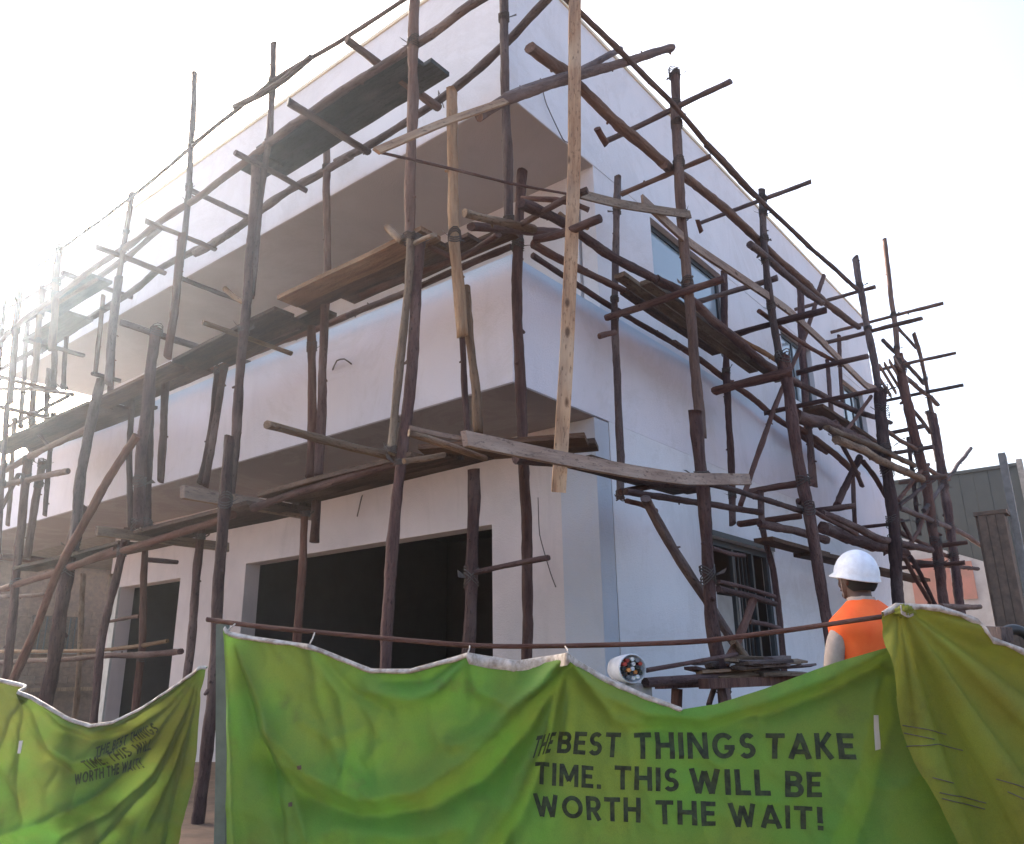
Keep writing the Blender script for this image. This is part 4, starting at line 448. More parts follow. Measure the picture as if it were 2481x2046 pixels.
def catmull(P, Rd, step=.075):
    P = [Vector(p) for p in P]; out = []; rr = []
    for i in range(len(P)-1):
        p0 = P[max(i-1, 0)]; p1 = P[i]; p2 = P[i+1]; p3 = P[min(i+2, len(P)-1)]
        n = max(2, min(40, int((p2-p1).length/step)))
        for k in range(n):
            t = k/n
            q = .5*((2*p1)+(p2-p0)*t+(2*p0-5*p1+4*p2-p3)*t*t+(3*p1-p0-3*p2+p3)*t**3)
            out.append(p1.lerp(p2, t)*.45+q*.55); rr.append(Rd[i]*(1-t)+Rd[i+1]*t)
    out.append(P[-1]); rr.append(Rd[-1]); return out, rr
def pole(name, P, Rd, mat, flat=None, sides=9, rough=1.0, rnd=None, knots=True):
    """a crooked log (or a sawn timber when flat=(w, t)) as one mesh with its local Z along the piece"""
    rnd = rnd or random
    pts, rr = catmull(P, Rd)
    o0 = pts[0].copy(); axis = (pts[-1]-pts[0]).normalized()
    q = axis.to_track_quat('Z', 'Y'); qi = q.inverted()
    L = [qi @ (p-o0) for p in pts]
    bm = bmesh.new(); rings = []; sd = rnd.random()*100
    for i, p in enumerate(L):
        r = rr[i]
        if flat is None:
            r *= 1+(.13*noise.noise(Vector((sd, 0, p.z*2.2)))+.10*noise.noise(Vector((sd, 9, p.z*8))))*rough
            off = Vector((noise.noise(Vector((sd+7, 1, p.z*1.1))), noise.noise(Vector((sd+13, 2, p.z*1.1))), 0))*r*.45*rough
            ring = []
            for k in range(sides):
                a = 2*math.pi*k/sides
                rk = r*(1+(.16*noise.noise(Vector((math.cos(a)*1.4+sd, math.sin(a)*1.4, p.z*3)))+.12*noise.noise(Vector((math.cos(a)*2+sd, math.sin(a)*2, p.z*11))))*rough)
                ring.append(bm.verts.new(p+off+Vector((math.cos(a)*rk, math.sin(a)*rk, 0))))
        else:
            w, t = flat[0]*r, flat[1]*r; j = noise.noise(Vector((sd, 5, p.z*1.5)))*.06*r
            ring = [bm.verts.new(p+Vector((x+j, y+j, 0))) for x, y in ((-t, -w), (t, -w), (t, w), (-t, w))]
        rings.append(ring)
    n = len(rings[0])
    for a_, b_ in zip(rings, rings[1:]):
        for k in range(n): bm.faces.new((a_[k], a_[(k+1) % n], b_[(k+1) % n], b_[k]))
    tilt = rnd.uniform(-.6, .6)
    for ring, s in ((rings[0], -1), (rings[-1], 1)):
        c = sum((v.co for v in ring), Vector())/n
        for v in ring: v.co.z += s*(v.co.x-c.x)*tilt
        f = bm.faces.new(ring if s > 0 else ring[::-1])
        if flat is None: bmesh.ops.inset_region(bm, faces=[f], thickness=rr[0]*.15)
    if flat is None and knots:                       # stubs of lopped side branches
        Lz = L[-1].z
        for _ in range(int(Lz*1.6)):
            i = rnd.randrange(1, max(2, len(L)-1)); a = rnd.uniform(0, 6.28); r = rr[min(i, len(rr)-1)]
            c = L[min(i, len(L)-1)]; d = Vector((math.cos(a), math.sin(a), rnd.uniform(.2, .8))).normalized(); h = r*rnd.uniform(1.15, 1.6); k = r*rnd.uniform(.18, .34)
            u = d.orthogonal().normalized(); w_ = d.cross(u)
            A = [bm.verts.new(c+d*r*.5+(u*math.cos(t*1.2566)+w_*math.sin(t*1.2566))*k*1.6) for t in range(5)]
            B = [bm.verts.new(c+d*h+(u*math.cos(t*1.2566)+w_*math.sin(t*1.2566))*k*.8) for t in range(5)]
            for t in range(5): bm.faces.new((A[t], A[(t+1) % 5], B[(t+1) % 5], B[t]))
            bm.faces.new(B)
    bmesh.ops.recalc_face_normals(bm, faces=bm.faces)
    me = bpy.data.meshes.new(name); bm.to_mesh(me); bm.free()
    for p in me.polygons: p.use_smooth = flat is None and len(p.vertices) == 4
    o = link(name, me, mat); o.matrix_world = Matrix.Translation(o0) @ q.to_matrix().to_4x4(); o['_l'] = 1; del o['_l']
    return o, pts, rr
def tube(name, P, r, mat, parent=None, sides=6, step=.05):
    pts, rr = catmull(P, [r]*len(P), step); bm = bmesh.new(); rings = []
    for i, p in enumerate(pts):
        d = (pts[min(i+1, len(pts)-1)]-pts[max(i-1, 0)]).normalized(); u = d.orthogonal().normalized() if i == 0 else (u-d*u.dot(d)).normalized()
        w_ = d.cross(u); rings.append([bm.verts.new(p+(u*math.cos(6.2832*k/sides)+w_*math.sin(6.2832*k/sides))*r) for k in range(sides)])
    for a_, b_ in zip(rings, rings[1:]):
        for k in range(sides): bm.faces.new((a_[k], a_[(k+1) % sides], b_[(k+1) % sides], b_[k]))
    bm.faces.new(rings[0][::-1]); bm.faces.new(rings[-1])
    return fin(bm, name, mat, parent, True)

# ------------------------------------------------------------------ ground
CF = Vector((.7829, .6221, 0)); CR = Vector((.6221, -.7829, 0)); C0 = Vector((CAM_POS.x, CAM_POS.y, 0))
def ground_z(x, y):
    d = (Vector((x, y, 0))-C0).dot(CF); t = min(max((d-4.05)/.5, 0), 1)
    z = .5*t*t*(3-2*t)
    if t > 0 and abs(x) < 40 and abs(y) < 40: z += .05*noise.noise(Vector((x*.9, y*.9, 0)))
    return z
bm = bmesh.new()
xs = [-900, -300, -100, -40, -20]+[-14+.5*i for i in range(100)]+[40, 60, 100, 300, 900]
gv = [[bm.verts.new((x, y, ground_z(x, y))) for y in xs] for x in xs]
for i in range(len(xs)-1):
    for j in range(len(xs)-1): bm.faces.new((gv[i][j], gv[i+1][j], gv[i+1][j+1], gv[i][j+1]))
g = fin(bm, 'ground', M['soil'], None, True); tag(g, 'bare reddish soil of the building plot and street', kind='structure')

# ------------------------------------------------------------------ the building
B = empty('building', (6, 6, .4), 'white two-storey corner building under construction with deep roof overhang and balcony parapet', 'building')
def part(name, mat, *a, **k):
    lab = k.pop('label', None); kd = k.pop('kind', None)
    o = bxo(name, mat, B, *a, **k)
    if lab: o['label'] = lab
    return o
ZB0, ZB1, ZS, ZP = 4.18, 5.49, 7.34, 9.33
# balcony slab, its soffit and parapet
part('balcony_slab', M['concrete'], .17, 12.5, .17, 15.9, 4.20, 4.42)
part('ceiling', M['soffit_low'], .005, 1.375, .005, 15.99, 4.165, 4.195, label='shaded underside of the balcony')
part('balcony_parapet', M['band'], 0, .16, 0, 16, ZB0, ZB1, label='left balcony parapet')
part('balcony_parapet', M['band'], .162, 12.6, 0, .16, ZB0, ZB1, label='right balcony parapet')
# roof slab and parapet
part('roof_slab', M['concrete'], .17, 12.9, .17, 12.5, 7.36, 7.6)
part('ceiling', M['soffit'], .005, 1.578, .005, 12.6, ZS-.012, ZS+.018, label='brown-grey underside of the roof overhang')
part('roof_parapet', M['white'], 0, .16, 0, 12.62, ZS, ZP, label='left roof parapet')
part('roof_parapet', M['white'], .162, 13.0, 0, .16, ZS, ZP, label='right roof parapet')
part('coping', M['coping'], -.02, .18, -.02, 12.64, ZP+.002, ZP+.05)
part('coping', M['coping'], .182, 13.02, -.02, .18, ZP+.002, ZP+.05)
def wall_grid(name, mat, plane, off, t, u0, u1, z0, z1, holes, label=None):
    """wall in plane x=off ('X') or y=off ('Y') with rectangular openings (u0,u1,z0,z1); real thickness t"""
    us = sorted({u0, u1, *[h[0] for h in holes], *[h[1] for h in holes]}); zs = sorted({z0, z1, *[h[2] for h in holes], *[h[3] for h in holes]})
    us = [u for u in us if u0 <= u <= u1]; zs = [z for z in zs if z0 <= z <= z1]
    solid = lambda i, j: 0 <= i < len(us)-1 and 0 <= j < len(zs)-1 and not any(h[0] <= (us[i]+us[i+1])/2 <= h[1] and h[2] <= (zs[j]+zs[j+1])/2 <= h[3] for h in holes)
    bm = bmesh.new(); V = {}
    def v(i, j, k):
        if (i, j, k) not in V:
            d = off+t*k; V[i, j, k] = bm.verts.new((d, us[i], zs[j]) if plane == 'X' else (us[i], d, zs[j]))
        return V[i, j, k]
    for i in range(len(us)-1):
        for j in range(len(zs)-1):
            if not solid(i, j): continue
            for k in (0, 1): bm.faces.new((v(i, j, k), v(i+1, j, k), v(i+1, j+1, k), v(i, j+1, k)))
            for di, dj, e in ((-1, 0, ((i, j), (i, j+1))), (1, 0, ((i+1, j), (i+1, j+1))), (0, -1, ((i, j), (i+1, j))), (0, 1, ((i, j+1), (i+1, j+1)))):
                if not solid(i+di, j+dj): (a, b_), (c, d_) = e; bm.faces.new((v(a, b_, 0), v(c, d_, 0), v(c, d_, 1), v(a, b_, 1)))
    o = fin(bm, name, mat, B)
    if label: o['label'] = label
    return o
# first floor walls
W1 = (2.92, 5.12, 5.98, 7.28); W2 = (7.35, 8.85, 6.0, 7.25); W3 = (10.42, 12.0, 6.0, 7.2)
wall_grid('wall', M['white'], 'Y', .006, .2, 1.58, 12.9, 4.42, ZS-.002, [W1, W2, W3], 'upper right wall with windows')
wall_grid('wall', M['white'], 'X', 1.582, .2, .252, 12.3, 4.42, ZS-.002, [(2.2, 4.6, 4.42, 6.6), (7.0, 9.5, 4.42, 6.6)], 'upper left wall behind the balcony')
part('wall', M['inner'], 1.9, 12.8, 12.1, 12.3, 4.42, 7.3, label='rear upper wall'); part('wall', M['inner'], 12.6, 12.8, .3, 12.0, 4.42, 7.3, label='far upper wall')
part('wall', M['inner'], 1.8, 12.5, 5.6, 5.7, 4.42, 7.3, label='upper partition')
# ground floor walls
G0 = .4; GW = (3.93, 5.95, 1.55, 3.235)
wall_grid('wall', M['ground_plaster'], 'X', 1.38, .24, .02, 10.28, G0, 4.163, [(1.43, 6.14, G0, 3.21), (7.92, 9.84, G0, 3.15)], 'ground-floor wall with the big dark doorway')
wall_grid('wall', M['white'], 'Y', .003, .2, 1.64, 12.4, G0, ZB0-.001, [GW], 'ground-floor right wall')
part('column', M['column'], 1.355, 1.625, .006, .46, G0, 4.160, label='blue-grey corner column')
part('door_post', M['steel'], 1.34, 1.5, 9.845, 10.02, G0, 3.148, label='pale metal-grey door post')
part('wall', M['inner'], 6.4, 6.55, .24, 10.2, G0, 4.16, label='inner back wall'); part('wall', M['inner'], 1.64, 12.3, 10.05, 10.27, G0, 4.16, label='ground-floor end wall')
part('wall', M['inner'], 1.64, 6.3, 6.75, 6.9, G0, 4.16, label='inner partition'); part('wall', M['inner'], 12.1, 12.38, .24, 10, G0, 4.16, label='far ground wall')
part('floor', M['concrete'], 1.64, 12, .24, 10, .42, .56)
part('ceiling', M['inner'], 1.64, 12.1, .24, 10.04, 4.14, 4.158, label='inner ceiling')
# a beige wall lit through the window
part('wall', M['palewall'], 4.0, 5.9, .55, .65, .56, 2.62, label='beige inner wall seen through the ground-floor window')
for (u0, u1, z0, z1), mull, gl in ((W1, [.5], 'glass'), (W2, [.5], 'glass'), (W3, [.33, .66], 'glass2'), (GW, [.40, .72], None)):
    yo = .09 if gl else .10
    f = bmesh.new(); w_ = .085
    box(f, u0+.004, u0+w_, yo, yo+.06, z0+.004, z1-.004); box(f, u1-w_, u1-.004, yo, yo+.06, z0+.004, z1-.004)
    box(f, u0+w_+.001, u1-w_-.001, yo, yo+.06, z1-w_, z1-.004); box(f, u0+w_+.001, u1-w_-.001, yo, yo+.06, z0+.004, z0+w_)
    win = fin(f, 'window', M['frame'], B)
    es = [u0+w_]+[u0+(u1-u0)*m for m in mull]+[u1-w_]
    for m in mull:
        bm = bmesh.new(); x = u0+(u1-u0)*m; box(bm, x-.028, x+.028, yo+.003, yo+.055, z0+w_+.001, z1-w_-.001); o = fin(bm, 'mullion', M['frame'], None); o.parent = win; o.matrix_parent_inverse = (win.matrix_parent_inverse).inverted() @ Matrix.Translation((0, 0, 0)) if 0 else Matrix.Identity(4)
        o.matrix_parent_inverse = (Matrix.Translation(B.location) @ win.matrix_parent_inverse).inverted()
    if gl:
        for a_, b_ in zip(es, es[1:]):
            bm = bmesh.new(); box(bm, a_+.03, b_-.03, yo+.02, yo+.032, z0+w_+.002, z1-w_-.002); o = fin(bm, 'pane', M[gl], None); o.parent = win
            o.matrix_parent_inverse = (Matrix.Translation(B.location) @ win.matrix_parent_inverse).inverted()
    else:                                           # bars of the open ground-floor window
        for k in range(4):
            x = u0+(u1-u0)*(.5+.06*k)
            bm = bmesh.new(); box(bm, x-.012, x+.012, yo+.07, yo+.09, z0+.01, z1-.01); o = fin(bm, 'bar', M['frame'], None); o.parent = win
            o.matrix_parent_inverse = (Matrix.Translation(B.location) @ win.matrix_parent_inverse).inverted()
part('window_header', M['frame'], GW[0]-.03, GW[1]+.03, -.004, .018, GW[3]+.001, GW[3]+.07, label='dark strip over the ground-floor window')
# stray tie wires left in the plaster
def wirebit(P, r=.006): return tube('tie_wire', P, r, M['wire'], B)
wirebit([(-.01, 2.62, 4.95), (-.05, 2.5, 5.02), (-.06, 2.36, 5.0), (-.02, 2.28, 4.93)], .009)
wirebit([(1.37, 3.62, 3.86), (1.3, 3.56, 3.8), (1.33, 3.66, 3.58)], .009)
wirebit([(-.01, .3, 9.0), (-.06, .24, 8.9), (-.03, .3, 8.75)])
wirebit([(-.01, 1.0, 7.75), (-.07, .95, 7.85), (-.05, .88, 7.6)])
wirebit([(1.30, .72, 3.40), (1.3, .71, 3.0), (1.32, .6, 2.6), (1.34, .55, 2.45)], .006)
wirebit([(.55, -.01, 7.9), (.62, -.03, 7.6), (.9, -.04, 7.3), (1.05, -.01, 7.35)], .006)

# ------------------------------------------------------------------ scaffold poles
CATS = {'upright_pole': 'pole', 'ledger_pole': 'pole', 'cross_pole': 'pole', 'brace_pole': 'brace', 'sawn_board': 'board'}
made = []
for i, (kind, label, grp, tone, P, Rd) in enumerate(POLES):
    rnd = random.Random(i*17+3)
    nm_ = 'lath' if grp == 'leaning laths' else kind
    flat = (1.0, .32) if kind == 'sawn_board' else None
    o, pts, rr = pole(nm_, P, Rd, WOODS[tone], flat, 9 if max(Rd) > .02 else 7, rnd=rnd, knots=max(Rd) > .018)
    tag(o, label, 'lath' if nm_ == 'lath' else CATS[kind], grp); made.append((o, kind, pts, rr))
# sawn timbers lie with their broad face outwards: turn them about their own length
for o, kind, pts, rr in made:
    if kind == 'sawn_board':
        z = (o.matrix_world.to_3x3() @ Vector((0, 0, 1))).normalized()
        view = Vector((-1, -1, 0)).normalized() if o['label'].startswith(('broad', 'long hanging', 'narrow', 'sawn plank edge')) else (Vector((0, -1, 0)) if pts[0].x > -.9 or pts[-1].x > 1 else Vector((-1, 0, 0)))
        if 'jutting' in o['label'] or 'under the lower deck' in o['label']: view = Vector((0, -1, .15))
        x = (view-z*view.dot(z)).normalized(); y = z.cross(x)
        m = Matrix((x, y, z)).transposed().to_4x4(); m.translation = o.matrix_world.translation; o.matrix_world = m
# rope bindings where poles cross the uprights
def wrap(up, p, d, r, rnd):
    T = Matrix.Translation(up.matrix_world.inverted() @ p)
    bm = bmesh.new(); turns = 2.3+rnd.random(); N = int(turns*10); th = min(.007, r*.16); tx, ty = rnd.uniform(-.9, .9), rnd.uniform(-.9, .9)
    for s in (1, -1):
        rings = []
        for i in range(N):
            a = 6.2832*turns*i/N; h = (i/N-.5)*r*1.3+(math.cos(a)*tx+math.sin(a)*ty)*r*s
            c = Vector((math.cos(a)*r*1.12, math.sin(a)*r*1.12, h)); e = Vector((math.cos(a), math.sin(a), 0)); k = th
            rings.append([bm.verts.new(c+e*k*math.cos(t)+Vector((0, 0, 1))*k*math.sin(t)) for t in (0, 1.57, 3.14, 4.71)])
        for A, Bq in zip(rings, rings[1:]):
            for t in range(4): bm.faces.new((A[t], A[(t+1) % 4], Bq[(t+1) % 4], Bq[t]))
    for k in range(2):                               # loose ends
        a = rnd.uniform(0, 6.28); q = Vector((math.cos(a), math.sin(a), 0))
        A = [bm.verts.new(q*r*1.1+Vector((0, 0, z))) for z in (0, .012)]; Bq = [bm.verts.new(q*r*(2.0+rnd.random())+Vector((0, 0, z-rnd.uniform(.0, .07)))) for z in (0, .008)]
        bm.faces.new((A[0], A[1], Bq[1], Bq[0]))
    bmesh.ops.recalc_face_normals(bm, faces=bm.faces)
    me = bpy.data.meshes.new('rope_lashing'); bm.to_mesh(me); bm.free(); me.materials.append(M['rope'])
    o = bpy.data.objects.new('rope_lashing', me); COL.objects.link(o); o.parent = up; o.matrix_parent_inverse = Matrix.Identity(4); o.matrix_local = T
ups = [m for m in made if m[1] == 'upright_pole' and max(m[3]) > .02]; oth = [m for m in made if m[1] != 'upright_pole']
bpy.context.view_layer.update()
for up, _, pts, rr in ups:
    used = []; rnd = random.Random(len(up.name)+int(pts[0].x*100))
    for o2, k2, p2, r2 in oth:
        best = None
        for a_ in range(len(pts)-1):
            for b_ in range(len(p2)-1):
                A, Bq = pts[a_].lerp(pts[a_+1], .5), p2[b_].lerp(p2[b_+1], .5); d = (A-Bq).length
                if best is None or d < best[0]: best = (d, A, a_)
        if best and best[0] < .33 and all((best[1]-u).length > .22 for u in used) and len(used) < 6:
            used.append(best[1]); wrap(up, best[1], None, rr[best[2]], rnd)

# ------------------------------------------------------------------ decks of loose boards
def plank(label, p0, p1, w, t, mat, grp='loose deck boards', name='plank', roll=0):
    """a board lying between two points (top centre line), w wide in the horizontal, t thick"""
    p0, p1 = Vector(p0), Vector(p1); z = (p1-p0).normalized(); x = z.cross(Vector((0, 0, 1))).normalized()
    x = (Matrix.Rotation(roll, 3, z) @ x); y = z.cross(x); L = (p1-p0).length
    bm = bmesh.new(); n = max(3, int(L/.35)); sd = random.random()*50; rings = []
    for i in range(n+1):
        s = L*i/n; dz = .018*noise.noise(Vector((sd, 0, s*.8))); e = .012*noise.noise(Vector((sd, 3, s*3)))
        rings.append([bm.verts.new((a*(w/2)+e, b_*t/2+dz, s)) for a, b_ in ((-1, -1), (1, -1), (1, 1), (-1, 1))])
    for A, Bq in zip(rings, rings[1:]):
        for k in range(4): bm.faces.new((A[k], A[(k+1) % 4], Bq[(k+1) % 4], Bq[k]))
    bm.faces.new(rings[0][::-1]); bm.faces.new(rings[-1])
    bmesh.ops.recalc_face_normals(bm, faces=bm.faces); me = bpy.data.meshes.new(name); bm.to_mesh(me); bm.free()
    o = link(name, me, mat); m = Matrix((x, y, z)).transposed().to_4x4(); m.translation = p0; o.matrix_world = m
    return tag(o, label, 'plank', grp)
g1 = 'boards of the plank deck at balcony level on the left'
plank('outer board of the first-floor deck left of the spliced upright, with a lit orange edge', (-1.12, 1.98, 5.20), (-1.12, -.02, 5.20), .24, .045, WOODS[2], g1)
plank('second board from outside of the first-floor deck left of the spliced upright', (-.86, 2.1, 5.27), (-.87, .1, 5.27), .24, .04, DECK, g1)
plank('third board from outside of the first-floor deck left of the spliced upright', (-.61, 1.7, 5.33), (-.62, -.1, 5.33), .23, .04, DECK, g1)
plank('dark board by the wall under the pale post, first-floor deck', (-.40, 1.1, 5.42), (-.42, -.35, 5.42), .18, .04, DECK, g1)
plank('outer board of the first-floor deck behind the long upright log', (-1.1, 3.95, 5.05), (-1.1, 2.05, 5.12), .24, .04, DECK, g1)
plank('second board of the first-floor deck behind the long upright log', (-.84, 4.1, 5.12), (-.86, 2.2, 5.16), .24, .04, DECK, g1)
plank('third board of the first-floor deck behind the long upright log', (-.58, 4.0, 5.25), (-.6, 2.0, 5.28), .24, .04, DECK, g1)
plank('outer board of the first-floor deck right of the dark log cluster', (-1.08, 6.0, 5.0), (-1.08, 4.0, 5.03), .26, .04, DECK, g1)
plank('inner board of the first-floor deck right of the dark log cluster', (-.78, 6.0, 5.1), (-.78, 4.1, 5.12), .26, .04, DECK, g1)
plank('outer wide board of the far first-floor deck under the bright gap', (-1.05, 9.4, 5.02), (-1.05, 6.0, 5.0), .34, .04, DECK, g1)
plank('middle wide board of the far first-floor deck under the bright gap', (-.7, 9.2, 5.12), (-.7, 6.1, 5.1), .3, .04, DECK, g1)
plank('inner wide board of the far first-floor deck under the bright gap', (-.38, 8.9, 5.25), (-.38, 6.1, 5.2), .28, .04, DECK, g1)
g2 = 'boards under the roof parapet'
plank('big dark plank lying on the cross poles under the roof, outer one of the pair', (-1.02, 2.75, 7.33), (-1.02, .36, 7.33), .27, .05, BIGP, g2)
plank('inner plank of the pair under the roof parapet', (-.74, 2.95, 7.36), (-.73, .28, 7.36), .26, .05, BIGP, g2)
plank('short dark plank end left of the big plank pair', (-.95, 3.15, 7.28), (-.95, 2.72, 7.28), .3, .04, BIGP, g2)
plank('dark board on the far cross poles in the glare', (-.98, 8.4, 7.1), (-.98, 6.7, 7.1), .3, .05, BIGP, g2)
plank('second dark board on the far cross poles in the glare', (-.6, 9.9, 7.1), (-.6, 8.2, 7.1), .4, .05, BIGP, g2)
g3 = 'boards of the lower plank deck'
plank('outer board of the lower deck over the large doorway, light edge', (-1.15, 2.02, 3.21), (-1.15, .02, 3.25), .22, .04, DECK, g3)
plank('second board of the lower deck over the large doorway', (-.9, 2.1, 3.24), (-.9, -.1, 3.28), .24, .04, DECK, g3)
plank('third board of the lower deck over the large doorway', (-.64, 2.3, 3.28), (-.64, -.2, 3.32), .24, .04, DECK, g3)
plank('board at the corner of the lower deck behind the broad pale board', (-1.1, .05, 3.3), (-.5, -1.1, 3.3), .26, .04, DECK, g3)
plank('second corner board of the lower deck behind the broad pale board', (-.8, .2, 3.34), (-.2, -1.0, 3.34), .26, .04, DECK, g3)
plank('outer board of the lower deck above the narrow dark opening, light edge', (-1.15, 4.25, 3.12), (-1.15, 2.15, 3.15), .24, .04, DECK, g3)
plank('second board of the lower deck above the narrow dark opening', (-.88, 4.35, 3.16), (-.88, 2.1, 3.18), .26, .04, DECK, g3)
plank('third board of the lower deck above the narrow dark opening', (-.6, 4.5, 3.2), (-.6, 2.1, 3.22), .26, .04, DECK, g3)
plank('outer board of the lower deck at the far left', (-1.1, 7.4, 3.02), (-1.1, 4.6, 3.06), .3, .04, DECK, g3)
plank('inner board of the lower deck at the far left', (-.75, 7.6, 3.1), (-.75, 4.6, 3.12), .3, .04, DECK, g3)
g4 = 'deck boards along the right wall'
plank('outer brown board of the right first-floor deck under the window', (1.1, -.84, 5.34), (4.6, -.84, 5.28), .12, .05, WOODS[2], g4)
plank('middle brown board of the right first-floor deck under the window', (.9, -.66, 5.40), (4.2, -.66, 5.34), .12, .05, WOODS[2], g4)
plank('inner board of the right first-floor deck under the window', (1.3, -.48, 5.44), (3.5, -.48, 5.42), .12, .05, DECK, g4)
plank('outer board of the right lower deck beside the slim wall stick', (-.3, -.9, 3.22), (1.75, -.9, 3.3), .22, .045, DECK, g4)
plank('inner board of the right lower deck beside the slim wall stick', (0.1, -.62, 3.3), (2.0, -.62, 3.38), .22, .045, DECK, g4)
plank('board of the right lower deck left of the worker', (3.3, -.9, 3.0), (5.2, -.9, 3.02), .22, .045, DECK, g4)
plank('dark board of the right lower deck behind the white helmet', (4.6, -.9, 2.98), (7.2, -.9, 3.05), .3, .05, DECK, g4)
plank('far board of the right lower deck toward the pink wall', (7.3, -.9, 3.02), (10.4, -.9, 3.1), .3, .05, DECK, g4)
plank('far board of the right first-floor deck beneath the laths', (6.0, -.8, 5.25), (9.0, -.8, 5.3), .28, .05, DECK, g4)

# ------------------------------------------------------------------ green cloths
def poly_z(top, s):
    if s <= top[0][0]: return top[0][1]
    for (a, b_), (c, d_) in zip(top, top[1:]):
        if s <= c: t = (s-a)/max(c-a, 1e-6); return b_*(1-t)+d_*t
    return top[-1][1]
def seg_d(p, a, b_):
    ax, ay = a; bx, by = b_; dx, dy = bx-ax, by-ay; L = dx*dx+dy*dy
    t = 0 if L == 0 else max(0, min(1, ((p[0]-ax)*dx+(p[1]-ay)*dy)/L)); return math.hypot(p[0]-ax-t*dx, p[1]-ay-t*dy)
def ridge_disp(bn, s, z, px=1/438.):
    d = 0
    for w_, amp, pl in bn.get('ridges', []):
        dist = min(seg_d((s, z), a, b_) for a, b_ in zip(pl, pl[1:])); w = w_*px*1.15
        if dist < w*3: d += bn.get('amp', 1.45)*amp*(.55*math.exp(-(dist/w)**2)+.45*math.exp(-1.6*dist/w))
    d += .024*noise.noise(Vector((s*2.3, z*2.3, bn['d'])))+.013*noise.noise(Vector((s*7, z*6, 4)))+.0035*noise.noise(Vector((s*22, z*18, 9)))
    c1 = 1-abs(noise.noise(Vector((s*3.1+z*1.3, z*3.0-s, bn['d']+20))))*2.2; c2 = 1-abs(noise.noise(Vector((s*8+z*3, z*7, bn['d']+31))))*2.4
    d += .013*max(0, c1)**3+.006*max(0, c2)**3
    return d
def cloth_point(bn, s, z, d):
    N = CF+CR*bn['k']; t = bn['d']; Pp = C0+CF*(t-bn['k']*s)+CR*s   # point on the vertical plane N.x = d
    return Vector((Pp.x, Pp.y, z))-CF*d
def cloth_mesh(bn, s_at, z_top, z_bot, nu, nv, disp, mat, parent, name='cloth'):
    bm = bmesh.new(); g_ = []
    for i in range(nu+1):
        row = []
        for j in range(nv+1):
            v = j/nv
            s0 = s_at(i/nu, None); zt = z_top(s0); z = zt+(z_bot-zt)*v; s = s_at(i/nu, z)
            if s != s0: zt = z_top(s); z = min(z, zt)
            row.append(bm.verts.new(cloth_point(bn, s, z, disp(s, z))))
        g_.append(row)
    for i in range(nu):
        for j in range(nv): bm.faces.new((g_[i][j], g_[i+1][j], g_[i+1][j+1], g_[i][j+1]))
    return fin(bm, name, mat, parent, True)
def ribbon(bn, top, disp, w0, mat, parent, name='hem'):
    bm = bmesh.new(); rows = []; s0, s1 = top[0][0], top[-1][0]; n = 160
    for i in range(n+1):
        s = s0+(s1-s0)*i/n; z = poly_z(top, s); w = w0(s); j = .005*noise.noise(Vector((s*9, 0, 3)))
        d = disp(s, z)
        rows.append([bm.verts.new(cloth_point(bn, s, z+a, d+b_+.006*noise.noise(Vector((s*30, a*60, 1))))) for a, b_ in ((-w+j, .006), (-w*.6, .016), (-w*.2, .014), (.006, .008), (.008, -.010), (-w*.5, -.012))])
    for A, Bq in zip(rows, rows[1:]):
        for k in range(5): bm.faces.new((A[k], A[k+1], Bq[k+1], Bq[k]))
    return fin(bm, name, mat, parent, True)
def arc(cx, cy, rx, ry, a0, a1, n=12):
    return [(cx+rx*math.cos(R_(a0+(a1-a0)*i/n)), cy+ry*math.sin(R_(a0+(a1-a0)*i/n))) for i in range(n+1)]
